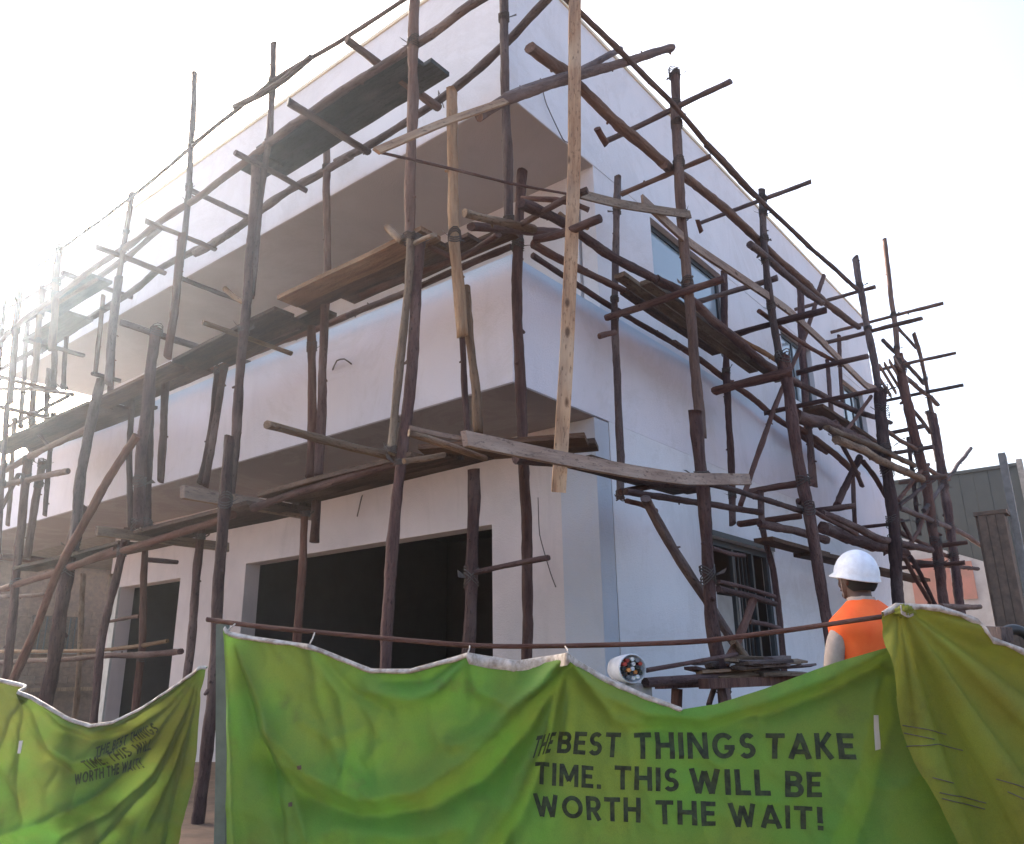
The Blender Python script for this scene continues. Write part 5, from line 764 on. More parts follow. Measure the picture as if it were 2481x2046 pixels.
LET = {  # heavy geometric capitals drawn as broad pen strokes: (advance, strokes)
 'T': (.66, [[(0, .9), (.66, .9)], [(.33, .81), (.33, 0)]]), 'H': (.72, [[(.1, 0), (.1, 1)], [(.62, 0), (.62, 1)], [(.19, .52), (.53, .52)]]),
 'E': (.54, [[(.1, 0), (.1, 1)], [(.19, .9), (.54, .9)], [(.19, .52), (.49, .52)], [(.19, .1), (.54, .1)]]), 'I': (.2, [[(.1, 0), (.1, 1)]]),
 'B': (.6, [[(.1, 0), (.1, 1)], [(.19, .9), (.33, .9)]+arc(.33, .715, .17, .185, 90, -90)+[(.19, .53)], [(.19, .51), (.34, .51)]+arc(.34, .305, .19, .205, 90, -90)+[(.19, .1)]]),
 'S': (.58, [arc(.30, .70, .19, .205, 35, 180, 9)+arc(.30, .70, .19, .20, 180, 262, 5)+arc(.28, .31, .21, .205, 80, -90, 10)+arc(.28, .30, .21, .20, -90, -150, 5)]),
 'N': (.76, [[(.1, 0), (.1, 1)], [(.66, 0), (.66, 1)], [(.14, .93), (.62, .07)]]),
 'G': (.84, [arc(.42, .5, .32, .40, 42, 318, 20)+[(.70, .42)], [(.44, .44), (.80, .44)]]),
 'A': (.78, [[(.09, 0), (.39, .98)], [(.69, 0), (.39, .98)], [(.22, .28), (.56, .28)]]),
 'K': (.68, [[(.1, 0), (.1, 1)], [(.19, .48), (.58, 1)], [(.24, .56), (.60, 0)]]),
 'M': (.88, [[(.1, 0), (.1, 1)], [(.78, 0), (.78, 1)], [(.13, .95), (.44, .25)], [(.75, .95), (.44, .25)]]),
 '.': (.24, [[(.12, 0), (.12, .2)]]), '!': (.24, [[(.12, 0), (.12, .2)], [(.12, .3), (.12, 1)]]),
 'W': (1.02, [[(.09, 1), (.29, .02)], [(.51, .9), (.29, .02)], [(.51, .9), (.73, .02)], [(.93, 1), (.73, .02)]]),
 'L': (.52, [[(.1, 0), (.1, 1)], [(.19, .1), (.52, .1)]]), 'O': (.88, [arc(.44, .5, .34, .40, 0, 360, 24)]),
 'R': (.62, [[(.1, 0), (.1, 1)], [(.19, .9), (.33, .9)]+arc(.33, .67, .18, .23, 90, -90)+[(.19, .44)], [(.30, .44), (.54, 0)]]), ' ': (.22, [])}
def word_mesh(text, quad, bn, disp, parent):
    bm = bmesh.new(); x = 0; q = 0; vs = []; hw = .094
    for ch in text:
        adv, strokes = LET[ch]
        for st in strokes:
            P = []
            for a, b_ in zip(st, st[1:]):
                L = math.hypot(b_[0]-a[0], b_[1]-a[1]); n = max(1, int(L/.12)); P += [(a[0]+(b_[0]-a[0])*i/n, a[1]+(b_[1]-a[1])*i/n) for i in range(n)]
            P.append(st[-1]); pv = None; q += 1
            for i, p in enumerate(P):
                a, b_ = P[max(i-1, 0)], P[min(i+1, len(P)-1)]
                if ch == 'O' and i in (0, len(P)-1): a, b_ = P[-2], P[1]
                d = Vector((b_[0]-a[0], b_[1]-a[1])).normalized(); nrm = Vector((-d.y, d.x))*hw
                cur = [bm.verts.new((x+p[0]+nrm.x*k, p[1]+nrm.y*k, (q % 4)*.0004)) for k in (-1, 0, 1)]; vs += cur
                if pv:
                    for k in (0, 1): bm.faces.new((pv[k], pv[k+1], cur[k+1], cur[k]))
                pv = cur
        x += adv+.13
    x -= .13
    bl, br, tr_, tl_ = [Vector(p) for p in quad]
    for v in vs:
        u, w = v.co.x/x, v.co.y; p = bl.lerp(br, u).lerp(tl_.lerp(tr_, u), w)
        v.co = cloth_point(bn, p.x, p.y, disp(p.x, p.y)+.003+v.co.z)
    return fin(bm, 'lettering', M['ink'], parent)
def flat_patch(name, quad, bn, disp, mat, parent, off=.006, n=5):
    bm = bmesh.new(); q = [Vector(p) for p in quad]; g_ = []
    for i in range(n+1):
        row = []
        for j in range(n+1):
            p = q[0].lerp(q[1], i/n).lerp(q[3].lerp(q[2], i/n), j/n); row.append(bm.verts.new(cloth_point(bn, p.x, p.y, disp(p.x, p.y)+off)))
        g_.append(row)
    for i in range(n):
        for j in range(n): bm.faces.new((g_[i][j], g_[i+1][j], g_[i+1][j+1], g_[i][j+1]))
    return fin(bm, name, mat, parent, True)

bn = BANNERS['main']; dm = lambda s, z: ridge_disp(bn, s, z)
ban = empty('banner', cloth_point(bn, .2, .1, 0), 'long green hoarding cloth with dark lettering reading THE BEST THINGS TAKE TIME', 'banner')
S0, S1 = bn['top'][0][0], bn['top'][-1][0]
pe = sorted([(b_, a) for a, b_ in bn['left']])
cloth_mesh(bn, lambda u, z: S0+(S1-S0)*u+(0 if z is None else (poly_z(pe, z)-S0)*max(0, 1-u*6)), lambda s: poly_z(bn['top'], s), .03, 300, 120, dm, M['green'], ban)
sA, sB = bn['ties'][2][0], bn['ties'][3][0]
hem = [p for p in bn['top'] if p[0] < bn['top'][12][0]+.01]
ribbon(bn, hem, dm, lambda s: .014+.005*noise.noise(Vector((s*12, 0, 0)))+(.03 if sA < s < sB else 0)+((.012 if s > sB else 0)*max(0, min(1, (hem[-1][0]-s)/.3))) if s < hem[-1][0]-.001 else .004, M['hem'], ban)
for text, quad in bn['words']: word_mesh(text, quad, bn, dm, ban)
for q in bn['tapes']: flat_patch('tape_strip', q, bn, dm, M['tape'], ban)
for s, z in bn['holes']: flat_patch('eyelet', [(s-.008, z-.010), (s+.011, z-.007), (s+.008, z+.010), (s-.011, z+.006)], bn, dm, M['trunk'], ban, .004, 3)
rail_pt = lambda s: None
def rail_z(s):
    pr = [((Vector(p)-C0).dot(CR), p[2]) for p in RAIL]; return poly_z(pr, s)
for s, z in bn['ties']:
    a = cloth_point(bn, s, z+.002, dm(s, z)); b_ = cloth_point(bn, s+.004, rail_z(s)-.004, -.03)
    tube('tie_cord', [a, a.lerp(b_, .5)+Vector((.006, 0, .004)), b_], .0035, M['hem'], ban)
bl_ = BANNERS['left']; bl_['amp'] = 1.0; dl = lambda s, z: ridge_disp(bl_, s, z, 1/354.)
lb = empty('banner', cloth_point(bl_, -1.2, .1, 0), 'dull green sagging cloth with crumpled lettering, tied to the thick upright log at left', 'banner')
right = bl_['right']; L0 = bl_['top'][0][0]
def s_left(u, z):
    if z is None: return L0+(bl_['top'][-1][0]-L0)*u
    pr = sorted([(b_, a) for a, b_ in right]); sr = poly_z(pr, z); return L0+(sr-L0)*u
def lm():
    bm = bmesh.new(); g_ = []; nu, nv = 200, 110
    for i in range(nu+1):
        row = []; u = i/nu; st = L0+(bl_['top'][-1][0]-L0)*u; zt = poly_z(bl_['top'], st)
        for j in range(nv+1):
            z = zt+(.05-zt)*j/nv; pr = sorted([(b_, a) for a, b_ in right]); sr = poly_z(pr, z)
            k = min(1, max(0, (u-.4)/.6)); s = L0+(bl_['top'][-1][0]-L0)*u+(sr-bl_['top'][-1][0])*k*k
            row.append(bm.verts.new(cloth_point(bl_, s, z, dl(s, z))))
        g_.append(row)
    for i in range(nu):
        for j in range(nv): bm.faces.new((g_[i][j], g_[i+1][j], g_[i+1][j+1], g_[i][j+1]))
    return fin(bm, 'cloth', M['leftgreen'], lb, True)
lm()
ribbon(bl_, bl_['top'], dl, lambda s: .012, M['hem'], lb)
for text, quad in bl_['words']: word_mesh(text, quad, bl_, dl, lb)
for q in bl_['tapes']: flat_patch('tape_strip', q, bl_, dl, M['tape'], lb)

bo = BANNERS['olive']; tie = bo['tie']
ob = empty('banner', cloth_point(bo, 1.7, .1, 0), 'yellow-olive cloth gathered in a knot and falling in deep folds at the right edge', 'banner')
lf = sorted([(b_, a) for a, b_ in bo['left']])
def do(s, z):
    r = math.hypot(s-tie[0], z-tie[1]); a = math.atan2(tie[1]-z+.02, s-tie[0])   # 0 = to the right, pi/2 = straight down
    k = min(1, r/.25); amp = (.012+.05*min(1, r/.9))*k
    f = math.sin(a*17+.6+.5*math.sin(a*5)+r*.5)
    f2 = (abs(f)**.7)*(1 if f > 0 else -1)
    return amp*f2*.8+.03*math.sin(a*7+1.1)*k+.018*noise.noise(Vector((s*3, z*3, 2)))+.004*noise.noise(Vector((s*20, z*20, 5)))
E1 = bo['top'][-1][0]
bm = bmesh.new(); g_ = []; nu, nv = 220, 170
for i in range(nu+1):
    row = []; u = i/nu
    for j in range(nv+1):
        v = j/nv; sT = bo['top'][0][0]+(E1-bo['top'][0][0])*u; zt = poly_z(bo['top'], sT); z = zt+(.03-zt)*v
        sl_ = poly_z(lf, z); k = (1-u)**1.3; s = sT+(sl_-bo['top'][0][0])*k
        row.append(bm.verts.new(cloth_point(bo, s, z, do(s, z))))
    g_.append(row)
for i in range(nu):
    for j in range(nv): bm.faces.new((g_[i][j], g_[i+1][j], g_[i+1][j+1], g_[i][j+1]))
fin(bm, 'cloth', M['olive'], ob, True)
ribbon(bo, bo['top'], do, lambda s: .014+.01*abs(math.sin(s*20)), M['hem'], ob)
for th in bo['threads']:
    n = 14; P = []
    pr = [tuple(p) for p in th]
    for i in range(n+1):
        s = pr[0][0]+(pr[-1][0]-pr[0][0])*i/n; z = poly_z(pr, s); P.append(cloth_point(bo, s, z, do(s, z)+.003))
    tube('loose_thread', P, .0022, M['wire'], ob, 4)
kc = cloth_point(bo, tie[0]+.005, tie[1]-.018, .03)      # the bunched knot
bm = bmesh.new(); bmesh.ops.create_icosphere(bm, subdivisions=4, radius=1)
for v in bm.verts:
    d = v.co.normalized(); r = 1+.45*noise.noise(d*2.3)+.28*noise.noise(d*5+Vector((3, 0, 0)))+.1*noise.noise(d*12)
    v.co = kc+CR*d.x*.036*r+CF*d.y*.03*r+Vector((0, 0, d.z*.026*r))
fin(bm, 'knot', M['olive'], ob, True)
for k in range(3):
    tube('knot_cord', [kc+CR*(.034*math.cos(a))+CF*(-.034)*abs(math.sin(a*.5))+Vector((0, 0, .024*math.sin(a)+.006*k)) for a in (2.6, 3.6, 4.6, 5.6, 6.4)], .0028, M['hem'], ob, 5)
# rod and posts carrying the cloths
o, _, _ = pole('rail_rod', RAIL, [.0115]*len(RAIL), WOODS[1], rough=.5, knots=False); tag(o, 'long thin rod over the green lettered cloth, from grey post to olive knot', 'rod')
o, _, _ = pole('square_post', [POSTG[0], POSTG[1], (POSTG[1][0], POSTG[1][1], -.1)], [.024, .026, .026], M['greenpost'], (1, 1), knots=False); tag(o, 'grey-green square post at the left end of the lettered cloth', 'post')
q = cloth_point(bo, tie[0]+.14, 0, -.2)
o, _, _ = pole('support_post', [(q.x, q.y, -.1), (q.x, q.y, 1.0), (q.x, q.y, tie[1]-.10)], [.035, .034, .03], WOODS[2]); tag(o, 'post standing hidden behind the olive cloth at its knot', 'post')

# ------------------------------------------------------------------ worker
def skin_obj(name, verts, edges, radii, mat, root=0, sub=2, parent=None):
    me = bpy.data.meshes.new(name); me.from_pydata([tuple(v) for v in verts], edges, []); o = bpy.data.objects.new(name, me); COL.objects.link(o)
    mo = o.modifiers.new('s', 'SKIN'); mo.use_smooth_shade = True
    for i, sv in enumerate(me.skin_vertices[0].data): sv.radius = radii[i]; sv.use_root = (i == root)
    sb = o.modifiers.new('b', 'SUBSURF'); sb.levels = sub; sb.render_levels = sub
    bpy.context.view_layer.update()
    ev = bpy.data.meshes.new_from_object(o.evaluated_get(bpy.context.evaluated_depsgraph_get())); o.modifiers.clear(); o.data = ev; ev.materials.clear(); ev.materials.append(mat)
    for p in ev.polygons: p.use_smooth = True
    if parent: o.parent = parent
    return o
hx, hy, hz = MAN; PZ = .50
man = empty('person', (hx, hy, PZ), 'worker in a white helmet and orange sleeveless vest behind the green cloth, facing the wall', 'person')
H = hz-PZ                                            # helmet top above the feet
man.rotation_euler.z = math.atan2(CF.y*.90-CR.y*.43, CF.x*.90-CR.x*.43)     # local +X is where he faces
k = H/1.78
def S(x, y, z): return Vector((x*k, y*k, z*k))
V = [S(0, 0, .96), S(0, 0, 1.10), S(-.01, 0, 1.25), S(-.015, 0, 1.38), S(-.01, 0, 1.47), S(.01, 0, 1.535), S(.015, 0, 1.62), S(.02, 0, 1.68)]
Ra = [(.13, .11), (.12, .10), (.12, .10), (.12, .10), (.075, .065), (.056, .056), (.088, .078), (.085, .072)]
Ra = [(a*k, b_*k) for a, b_ in Ra]; Ed = [(i, i+1) for i in range(7)]
def limb(base, pts, rad):
    i = base
    for p, r in zip(pts, rad):
        V.append(p); Ra.append((r*k, r*k)); Ed.append((i, len(V)-1)); i = len(V)-1
    return i
hand = []
for s in (-1, 1):
    limb(3, [S(0, .14*s, 1.37), S(.01, .19*s, 1.33), S(.02, .222*s, 1.24), S(.04, .24*s, 1.11), S(.13, .235*s, .99), S(.20, .23*s, .90)], [.05, .05, .042, .036, .032, .027]); hand.append(len(V)-1)
    i = limb(hand[-1], [S(.225, .23*s, .865), S(.26, .228*s, .835)], [.036, .03])
    limb(0, [S(0, .085*s, .9), S(.01, .095*s, .70), S(.015, .1*s, .48), S(0, .1*s, .28), S(-.01, .1*s, .09), S(.06, .105*s, .045), S(.15, .11*s, .035)], [.085, .08, .056, .05, .038, .036, .03])
body = skin_obj('body', V, Ed, Ra, M['skin'], 0, 2, man)
for s in (-1, 1):                                    # fingers and thumb, relaxed curl
    for f in range(4):
        b0 = S(.265, (.228*s)+(f-1.5)*.019, .832); ln = (.062, .072, .068, .052)[f]*k
        skin_obj('finger', [b0, b0+Vector((ln*.45, 0, -ln*.45)), b0+Vector((ln*.55, 0, -ln*.95)), b0+Vector((ln*.4, 0, -ln*1.3))], [(0, 1), (1, 2), (2, 3)], [(.0095, .0095), (.009, .009), (.0085, .0085), (.007, .007)], M['skin'], 0, 1, man)
    b0 = S(.22, .205*s, .85); skin_obj('thumb', [b0, b0+Vector((.02, -.02*s, -.02)), b0+Vector((.035, -.025*s, -.05))], [(0, 1), (1, 2)], [(.012, .012), (.011, .011), (.009, .009)], M['skin'], 0, 1, man)
# trousers, shirt, vest as shells of their own
V2 = [S(0, 0, 1.0), S(0, 0, .93)]; R2 = [(.165*k, .13*k), (.165*k, .13*k)]; E2 = [(0, 1)]
for s in (-1, 1):
    i = 1
    for p, r in ((S(0, .09*s, .85), .098), (S(.01, .1*s, .68), .092), (S(.015, .103*s, .48), .075), (S(0, .103*s, .28), .07), (S(-.01, .103*s, .12), .06)):
        V2.append(p); R2.append((r*k, r*k)); E2.append((i, len(V2)-1)); i = len(V2)-1
skin_obj('trousers', V2, E2, R2, M['trousers'], 0, 2, man)
for s in (-1, 1):
    bm = bmesh.new(); bmesh.ops.create_uvsphere(bm, u_segments=14, v_segments=8, radius=.5)
    for v in bm.verts: v.co = Vector((v.co.x*.29+.05, v.co.y*.11+.105*s, max(v.co.z*.14, -.045)+.045))*k
    me = bpy.data.meshes.new('boot'); bm.to_mesh(me); bm.free(); link('boot', me, M['black'], man, True)
def loft(name, rings, mat, seg=28, close=True):
    bm = bmesh.new(); rs = []
    for z, rx, ry, cx in rings:
        rs.append([bm.verts.new(Vector((cx+rx*math.cos(6.2832*i/seg)*(1+.06*noise.noise(Vector((i*.9, z*16, 1)))), ry*math.copysign(abs(math.sin(6.2832*i/seg))**.85, math.sin(6.2832*i/seg))*(1+.03*noise.noise(Vector((i*.7, z*9, 5)))), z+.006*noise.noise(Vector((i*.5, z*20, 3)))))*k) for i in range(seg)])
    for A, Bq in zip(rs, rs[1:]):
        for i in range(seg): bm.faces.new((A[i], A[(i+1) % seg], Bq[(i+1) % seg], Bq[i]))
    bmesh.ops.recalc_face_normals(bm, faces=bm.faces); me = bpy.data.meshes.new(name); bm.to_mesh(me); bm.free(); return link(name, me, mat, man, True)
V3 = [S(-.01, 0, 1.36), S(-.012, 0, 1.42)]; R3 = [(.10*k, .10*k), (.09*k, .09*k)]; E3 = [(0, 1)]
for s in (-1, 1):
    i = 1
    for p, r in ((S(0, .14*s, 1.37), .05), (S(.01, .192*s, 1.335), .058), (S(.02, .222*s, 1.24), .054), (S(.04, .24*s, 1.11), .050), (S(.12, .237*s, 1.0), .044)):
        V3.append(p); R3.append((r*k, r*k)); E3.append((i, len(V3)-1)); i = len(V3)-1
skin_obj('shirt', V3, E3, R3, M['shirt'], 0, 2, man)
loft('shirt_collar', [(1.46, .085, .10, -.01), (1.51, .068, .074, 0), (1.53, .066, .070, .004)], M['shirt'])
loft('safety_vest', [(.93, .145, .19, 0), (1.02, .14, .185, 0), (1.07, .138, .187, -.003), (1.12, .142, .19, -.005), (1.17, .14, .194, -.005), (1.22, .145, .2, -.008), (1.27, .143, .206, -.01), (1.32, .146, .214, -.012), (1.34, .147, .226, -.012), (1.38, .140, .232, -.012), (1.41, .13, .224, -.014), (1.445, .112, .182, -.014), (1.475, .095, .14, -.012), (1.50, .082, .10, -.008), (1.512, .074, .082, -.004)], M['orange'])
# face, ears, hair
def ell(name, c, r, mat, cut=None, seg=20):
    bm = bmesh.new(); bmesh.ops.create_uvsphere(bm, u_segments=seg, v_segments=seg//2+2, radius=1)
    for v in bm.verts: v.co = Vector((v.co.x*r[0]+c[0], v.co.y*r[1]+c[1], v.co.z*r[2]+c[2]))*k
    if cut is not None:
        bmesh.ops.delete(bm, geom=[v for v in bm.verts if v.co.z < cut*k], context='VERTS')
    me = bpy.data.meshes.new(name); bm.to_mesh(me); bm.free(); return link(name, me, mat, man, True)
ell('face', (.035, 0, 1.62), (.083, .072, .098), M['skin']); ell('nose', (.122, 0, 1.612), (.018, .017, .026), M['skin'], seg=10); ell('chin', (.085, 0, 1.55), (.032, .034, .026), M['skin'], seg=10)
for s in (-1, 1):
    ell('ear', (.012, .078*s, 1.62), (.018, .01, .03), M['skin'], seg=10); ell('eye', (.107, .03*s, 1.64), (.011, .013, .008), M['tape'], seg=8)
ell('lips', (.112, 0, 1.577), (.012, .024, .008), M['skin'], seg=10)
ell('hair', (-.012, 0, 1.63), (.092, .084, .10), M['hair'], 1.555)
# helmet: ribbed dome, peak and brim, tilted slightly back
bm = bmesh.new(); seg = 36; rings = []
for j in range(13):
    a = math.pi/2*j/12; ring = []
    for i in range(seg):
        t = 2*math.pi*i/seg; x, y = math.cos(t), math.sin(t); rib = 1+.018*max(0, math.cos(j/12*1.5))*(1 if abs(y) < .22 else 0)
        ring.append(bm.verts.new(Vector((x*math.cos(a)*.126*rib, y*math.cos(a)*.107*rib, math.sin(a)*.140*rib))))
    rings.append(ring)
bot = []
for i in range(seg):
    t = 2*math.pi*i/seg; x, y = math.cos(t), math.sin(t); e = .008+(.035*max(0, x)**3); bot.append(bm.verts.new(Vector((x*(.126+e), y*(.107+.007), -.012-.012*max(0, x)))))
low = [bm.verts.new(v.co+Vector((0, 0, -.006))) for v in bot]; inn = [bm.verts.new(Vector((r_.co.x*.95, r_.co.y*.95, -.008))) for r_ in rings[0]]
allr = [inn, low, bot]+rings
for A, Bq in zip(allr, allr[1:]):
    for i in range(seg): bm.faces.new((A[i], A[(i+1) % seg], Bq[(i+1) % seg], Bq[i]))
bmesh.ops.remove_doubles(bm, verts=rings[-1], dist=.002)
rm = Matrix.Rotation(R_(-15), 4, 'Y')
for v in bm.verts: v.co = (rm @ v.co + Vector((.012, 0, 1.645)))*k
bmesh.ops.recalc_face_normals(bm, faces=bm.faces); me = bpy.data.meshes.new('helmet'); bm.to_mesh(me); bm.free(); link('helmet', me, M['helmet'], man, True)
for s in (-1, 1):
    bm = bmesh.new(); 
    a, b_ = S(.03, .105*s, 1.645), S(.09, .03*s, 1.535); u = Vector((0, .004, 0))
    f = bm.faces.new([bm.verts.new(v) for v in (a-u, a+u, b_+u, b_-u)]); bmesh.ops.solidify(bm, geom=[f], thickness=.003)
    me = bpy.data.meshes.new('chin_strap'); bm.to_mesh(me); bm.free(); link('chin_strap', me, M['tape'], man)
# the low block he stands on
o = bxo('concrete_block', M['concrete'], None, hx-.45, hx+.45, hy-.4, hy+.4, .2, PZ, bev=.01); tag(o, 'low concrete block under the worker, hidden by the green cloth', 'block')

# ------------------------------------------------------------------ timber heap, pipe bundle on a trestle
hp = [Vector(p) for p in HEAP]; base = (hp[0]+hp[1])/2; topz = hp[0].z-.06
tr_ = empty('trestle', (base.x, base.y, .5), 'rough dark timber trestle carrying the heap of offcuts below the ground-floor window', 'trestle')
bz = topz-.1
for y_ in (-.18, .18):
    bxo('beam', WOODS[1], tr_, hp[0].x-.15, hp[1].x+.2, base.y+y_-.04, base.y+y_+.04, bz-.07, bz)
for x_ in (hp[0].x+.15, hp[1].x-.1):
    for s in (-1, 1):
        bm = bmesh.new(); box(bm, x_-.035, x_+.035, base.y+.18*s-.03+.08*s, base.y+.18*s+.03+.08*s, .4, bz-.071, rot=Matrix.Rotation(R_(7*s), 3, 'X')); fin(bm, 'leg', WOODS[1], tr_)
rnd = random.Random(5); x0, x1 = hp[0].x, hp[1].x+.05
for i in range(24):
    L = rnd.uniform(.5, 1.0); cx = rnd.uniform(x0+L*.45, x1-L*.35) if i > 3 else (x0+x1)/2; lay = i//5; zz = bz+.02+lay*.034; yy = base.y+rnd.uniform(-.25, .2); an = rnd.uniform(-.28, .28)
    d = Vector((math.cos(an), math.sin(an), rnd.uniform(-.05, .05)))*L/2; c = Vector((cx, yy, zz))
    plank('short weathered offcut in the heap at the foot of the ground-floor window', c-d, c+d, rnd.uniform(.05, .11), rnd.uniform(.018, .03), rnd.choice([WOODS[1], WOODS[2], WOODS[0], DECK]), 'offcuts heaped on the trestle', 'offcut', rnd.uniform(-.3, .3))
R0, R1, R2p, R3p, R4p = [Vector(p) for p in ROLL]
ax = (CAM_POS-R0).normalized(); ax = (ax+CR*.35-Vector((0, 0, ax.z))).normalized()
roll = empty('pipe_bundle', R0, 'white-wrapped bundle with red, black and white rod ends facing out at the wall foot', 'bundle')
q = ax.to_track_quat('Z', 'Y').to_matrix(); rad = .092
def loc(v): return R0+q @ v
bm = bmesh.new(); rings = []
for j, (z, s) in enumerate(((-.26, .9), (-.15, .98), (-.05, 1.02), (.02, 1.04), (.03, .97), (-.03, .93))):
    rings.append([bm.verts.new(loc(Vector((math.cos(t*.2856)*rad*s*(1+.03*noise.noise(Vector((t, z*6, 0)))), math.sin(t*.2856)*rad*s, z)))) for t in range(22)])
for A, Bq in zip(rings, rings[1:]):
    for t in range(22): bm.faces.new((A[t], A[(t+1) % 22], Bq[(t+1) % 22], Bq[t]))
bm.faces.new(rings[0][::-1]); bm.faces.new(rings[-1]); fin(bm, 'wrapping', M['sack'], roll, True)
cols = [plain('rod_red', (.5, .05, .03), .6), plain('rod_black', (.02, .02, .02), .5), plain('rod_white', (.7, .7, .72), .5), plain('rod_orange', (.8, .3, .08), .6), plain('rod_grey', (.2, .2, .22), .6)]
rnd = random.Random(11)
for ring_n, rr_ in ((1, 0), (6, .031), (12, .060)):
    for i in range(ring_n):
        a = 6.2832*i/ring_n+rr_*9; c = Vector((math.cos(a)*rr_, math.sin(a)*rr_, 0)); zf = .015+rnd.uniform(0, .03)
        bm = bmesh.new(); A = [bm.verts.new(loc(c+Vector((math.cos(t)*.0145, math.sin(t)*.0145, -.2)))) for t in (0, 1.047, 2.094, 3.142, 4.189, 5.236)]
        Bq = [bm.verts.new(loc(c+Vector((math.cos(t)*.0145, math.sin(t)*.0145, zf)))) for t in (0, 1.047, 2.094, 3.142, 4.189, 5.236)]
        for t in range(6): bm.faces.new((A[t], A[(t+1) % 6], Bq[(t+1) % 6], Bq[t]))
        bm.faces.new(Bq); fin(bm, 'rod', rnd.choices(cols, [4, 5, 3, 2, 3])[0], roll)
for P, r, lab in (([R1, (R1+R2p)/2, R2p+(R2p-R1)*.3], .017, 'thin dark pole from the white bundle to the timber heap, upper one'), ([R3p, (R3p+R4p)/2, R4p+(R4p-R3p)*.3], .033, 'thick dark pole from the white bundle to the timber heap, lower one')):
    o, _, _ = pole('pole', P, [r]*3, WOODS[1], rough=.4, knots=False); tag(o, lab, 'pole')
o = bxo('concrete_block', M['concrete'], None, R0.x-.1, R0.x+.3, R0.y+.02, R0.y+.4, .3, R0.z-.095, bev=.01); tag(o, 'grey block pile carrying the white-wrapped bundle, hidden by the green cloth', 'block')
# scrap behind the olive cloth, far right
c = cloth_point(bo, tie[0]+.50, tie[1]-.10, -.35)
o = bxo('timber_scrap', WOODS[0], None, c.x-.03, c.x+.03, c.y-.16, c.y+.16, c.z-.03, c.z+.035, rot=Matrix.Rotation(R_(-40), 3, 'Z') @ Matrix.Rotation(R_(5), 3, 'X')); tag(o, 'grey weathered timber scrap lying behind the olive cloth at the right edge', 'scrap')
c2 = cloth_point(bo, tie[0]+.62, tie[1]-.16, -.30); bm = bmesh.new(); rings = []
for j in range(24):
    a = 6.2832*j/24; cc = c2+CR*math.cos(a)*.075+Vector((0, 0, math.sin(a)*.075)); e = CR*math.cos(a)+Vector((0, 0, math.sin(a)))
    rings.append([bm.verts.new(cc+e*.024*math.cos(t)+CF*.024*math.sin(t)) for t in (0, .785, 1.571, 2.356, 3.142, 3.927, 4.712, 5.498)])
for j in range(24):
    for t in range(8): bm.faces.new((rings[j][t], rings[j][(t+1) % 8], rings[(j+1) % 24][(t+1) % 8], rings[(j+1) % 24][t]))
o = fin(bm, 'hose_coil', M['black'], None, True); tag(o, 'small black coil of hose behind the olive cloth at the right edge', 'hose')
c3 = c2+CF*.55; o = bxo('crate', WOODS[0], None, c3.x-.2, c3.x+.2, c3.y-.2, c3.y+.2, .4, c2.z-.05); tag(o, 'weathered box under the hose coil, mostly hidden by the olive cloth', 'box')

# ------------------------------------------------------------------ surroundings
# brown neighbour house at the far left
hs = empty('neighbour_house', (4.5, 20, .5), 'brown block-built neighbour house in the shade at the far left', 'house')
def hp_(name, mat, *a, **kk): return bxo(name, mat, hs, *a, **kk)
hp_('wall', M['block'], 1.0, 14, 20.02, 26, .4, 4.75); hp_('roof', M['trunk'], .7, 14.3, 19.6, 26.4, 4.752, 4.87)
rnd = random.Random(3)
for r in range(9):
    z = 1.55+r*.22
    for c_ in range(9):
        x = 2.6+c_*.42+(.21 if r % 2 else 0)
        if z > 3.4 or (3.9 < x+.2 < 5.4 and 2.4 < z < 3.3): continue
        hp_('block', M['block'], x, x+.4, 19.97+rnd.uniform(0, .02), 20.015, z, z+.2, bev=.008)
w_ = hp_('window', M['trunk'], 3.95, 5.35, 19.93, 20.018, 2.42, 3.34)
for i in range(9):
    bm = bmesh.new(); box(bm, 4.0+i*.155, 4.03+i*.155, 19.9, 19.925, 2.45, 3.3); o = fin(bm, 'bar', M['frame'], None); o.parent = w_; o.matrix_parent_inverse = (Matrix.Translation(hs.location) @ w_.matrix_parent_inverse).inverted()
hp_('ledge', M['concrete'], 3.85, 5.45, 19.85, 19.928, 2.33, 2.41)
hp_('ledge', WOODS[3], 2.2, 6.6, 19.8, 19.95, 1.35, 1.45)
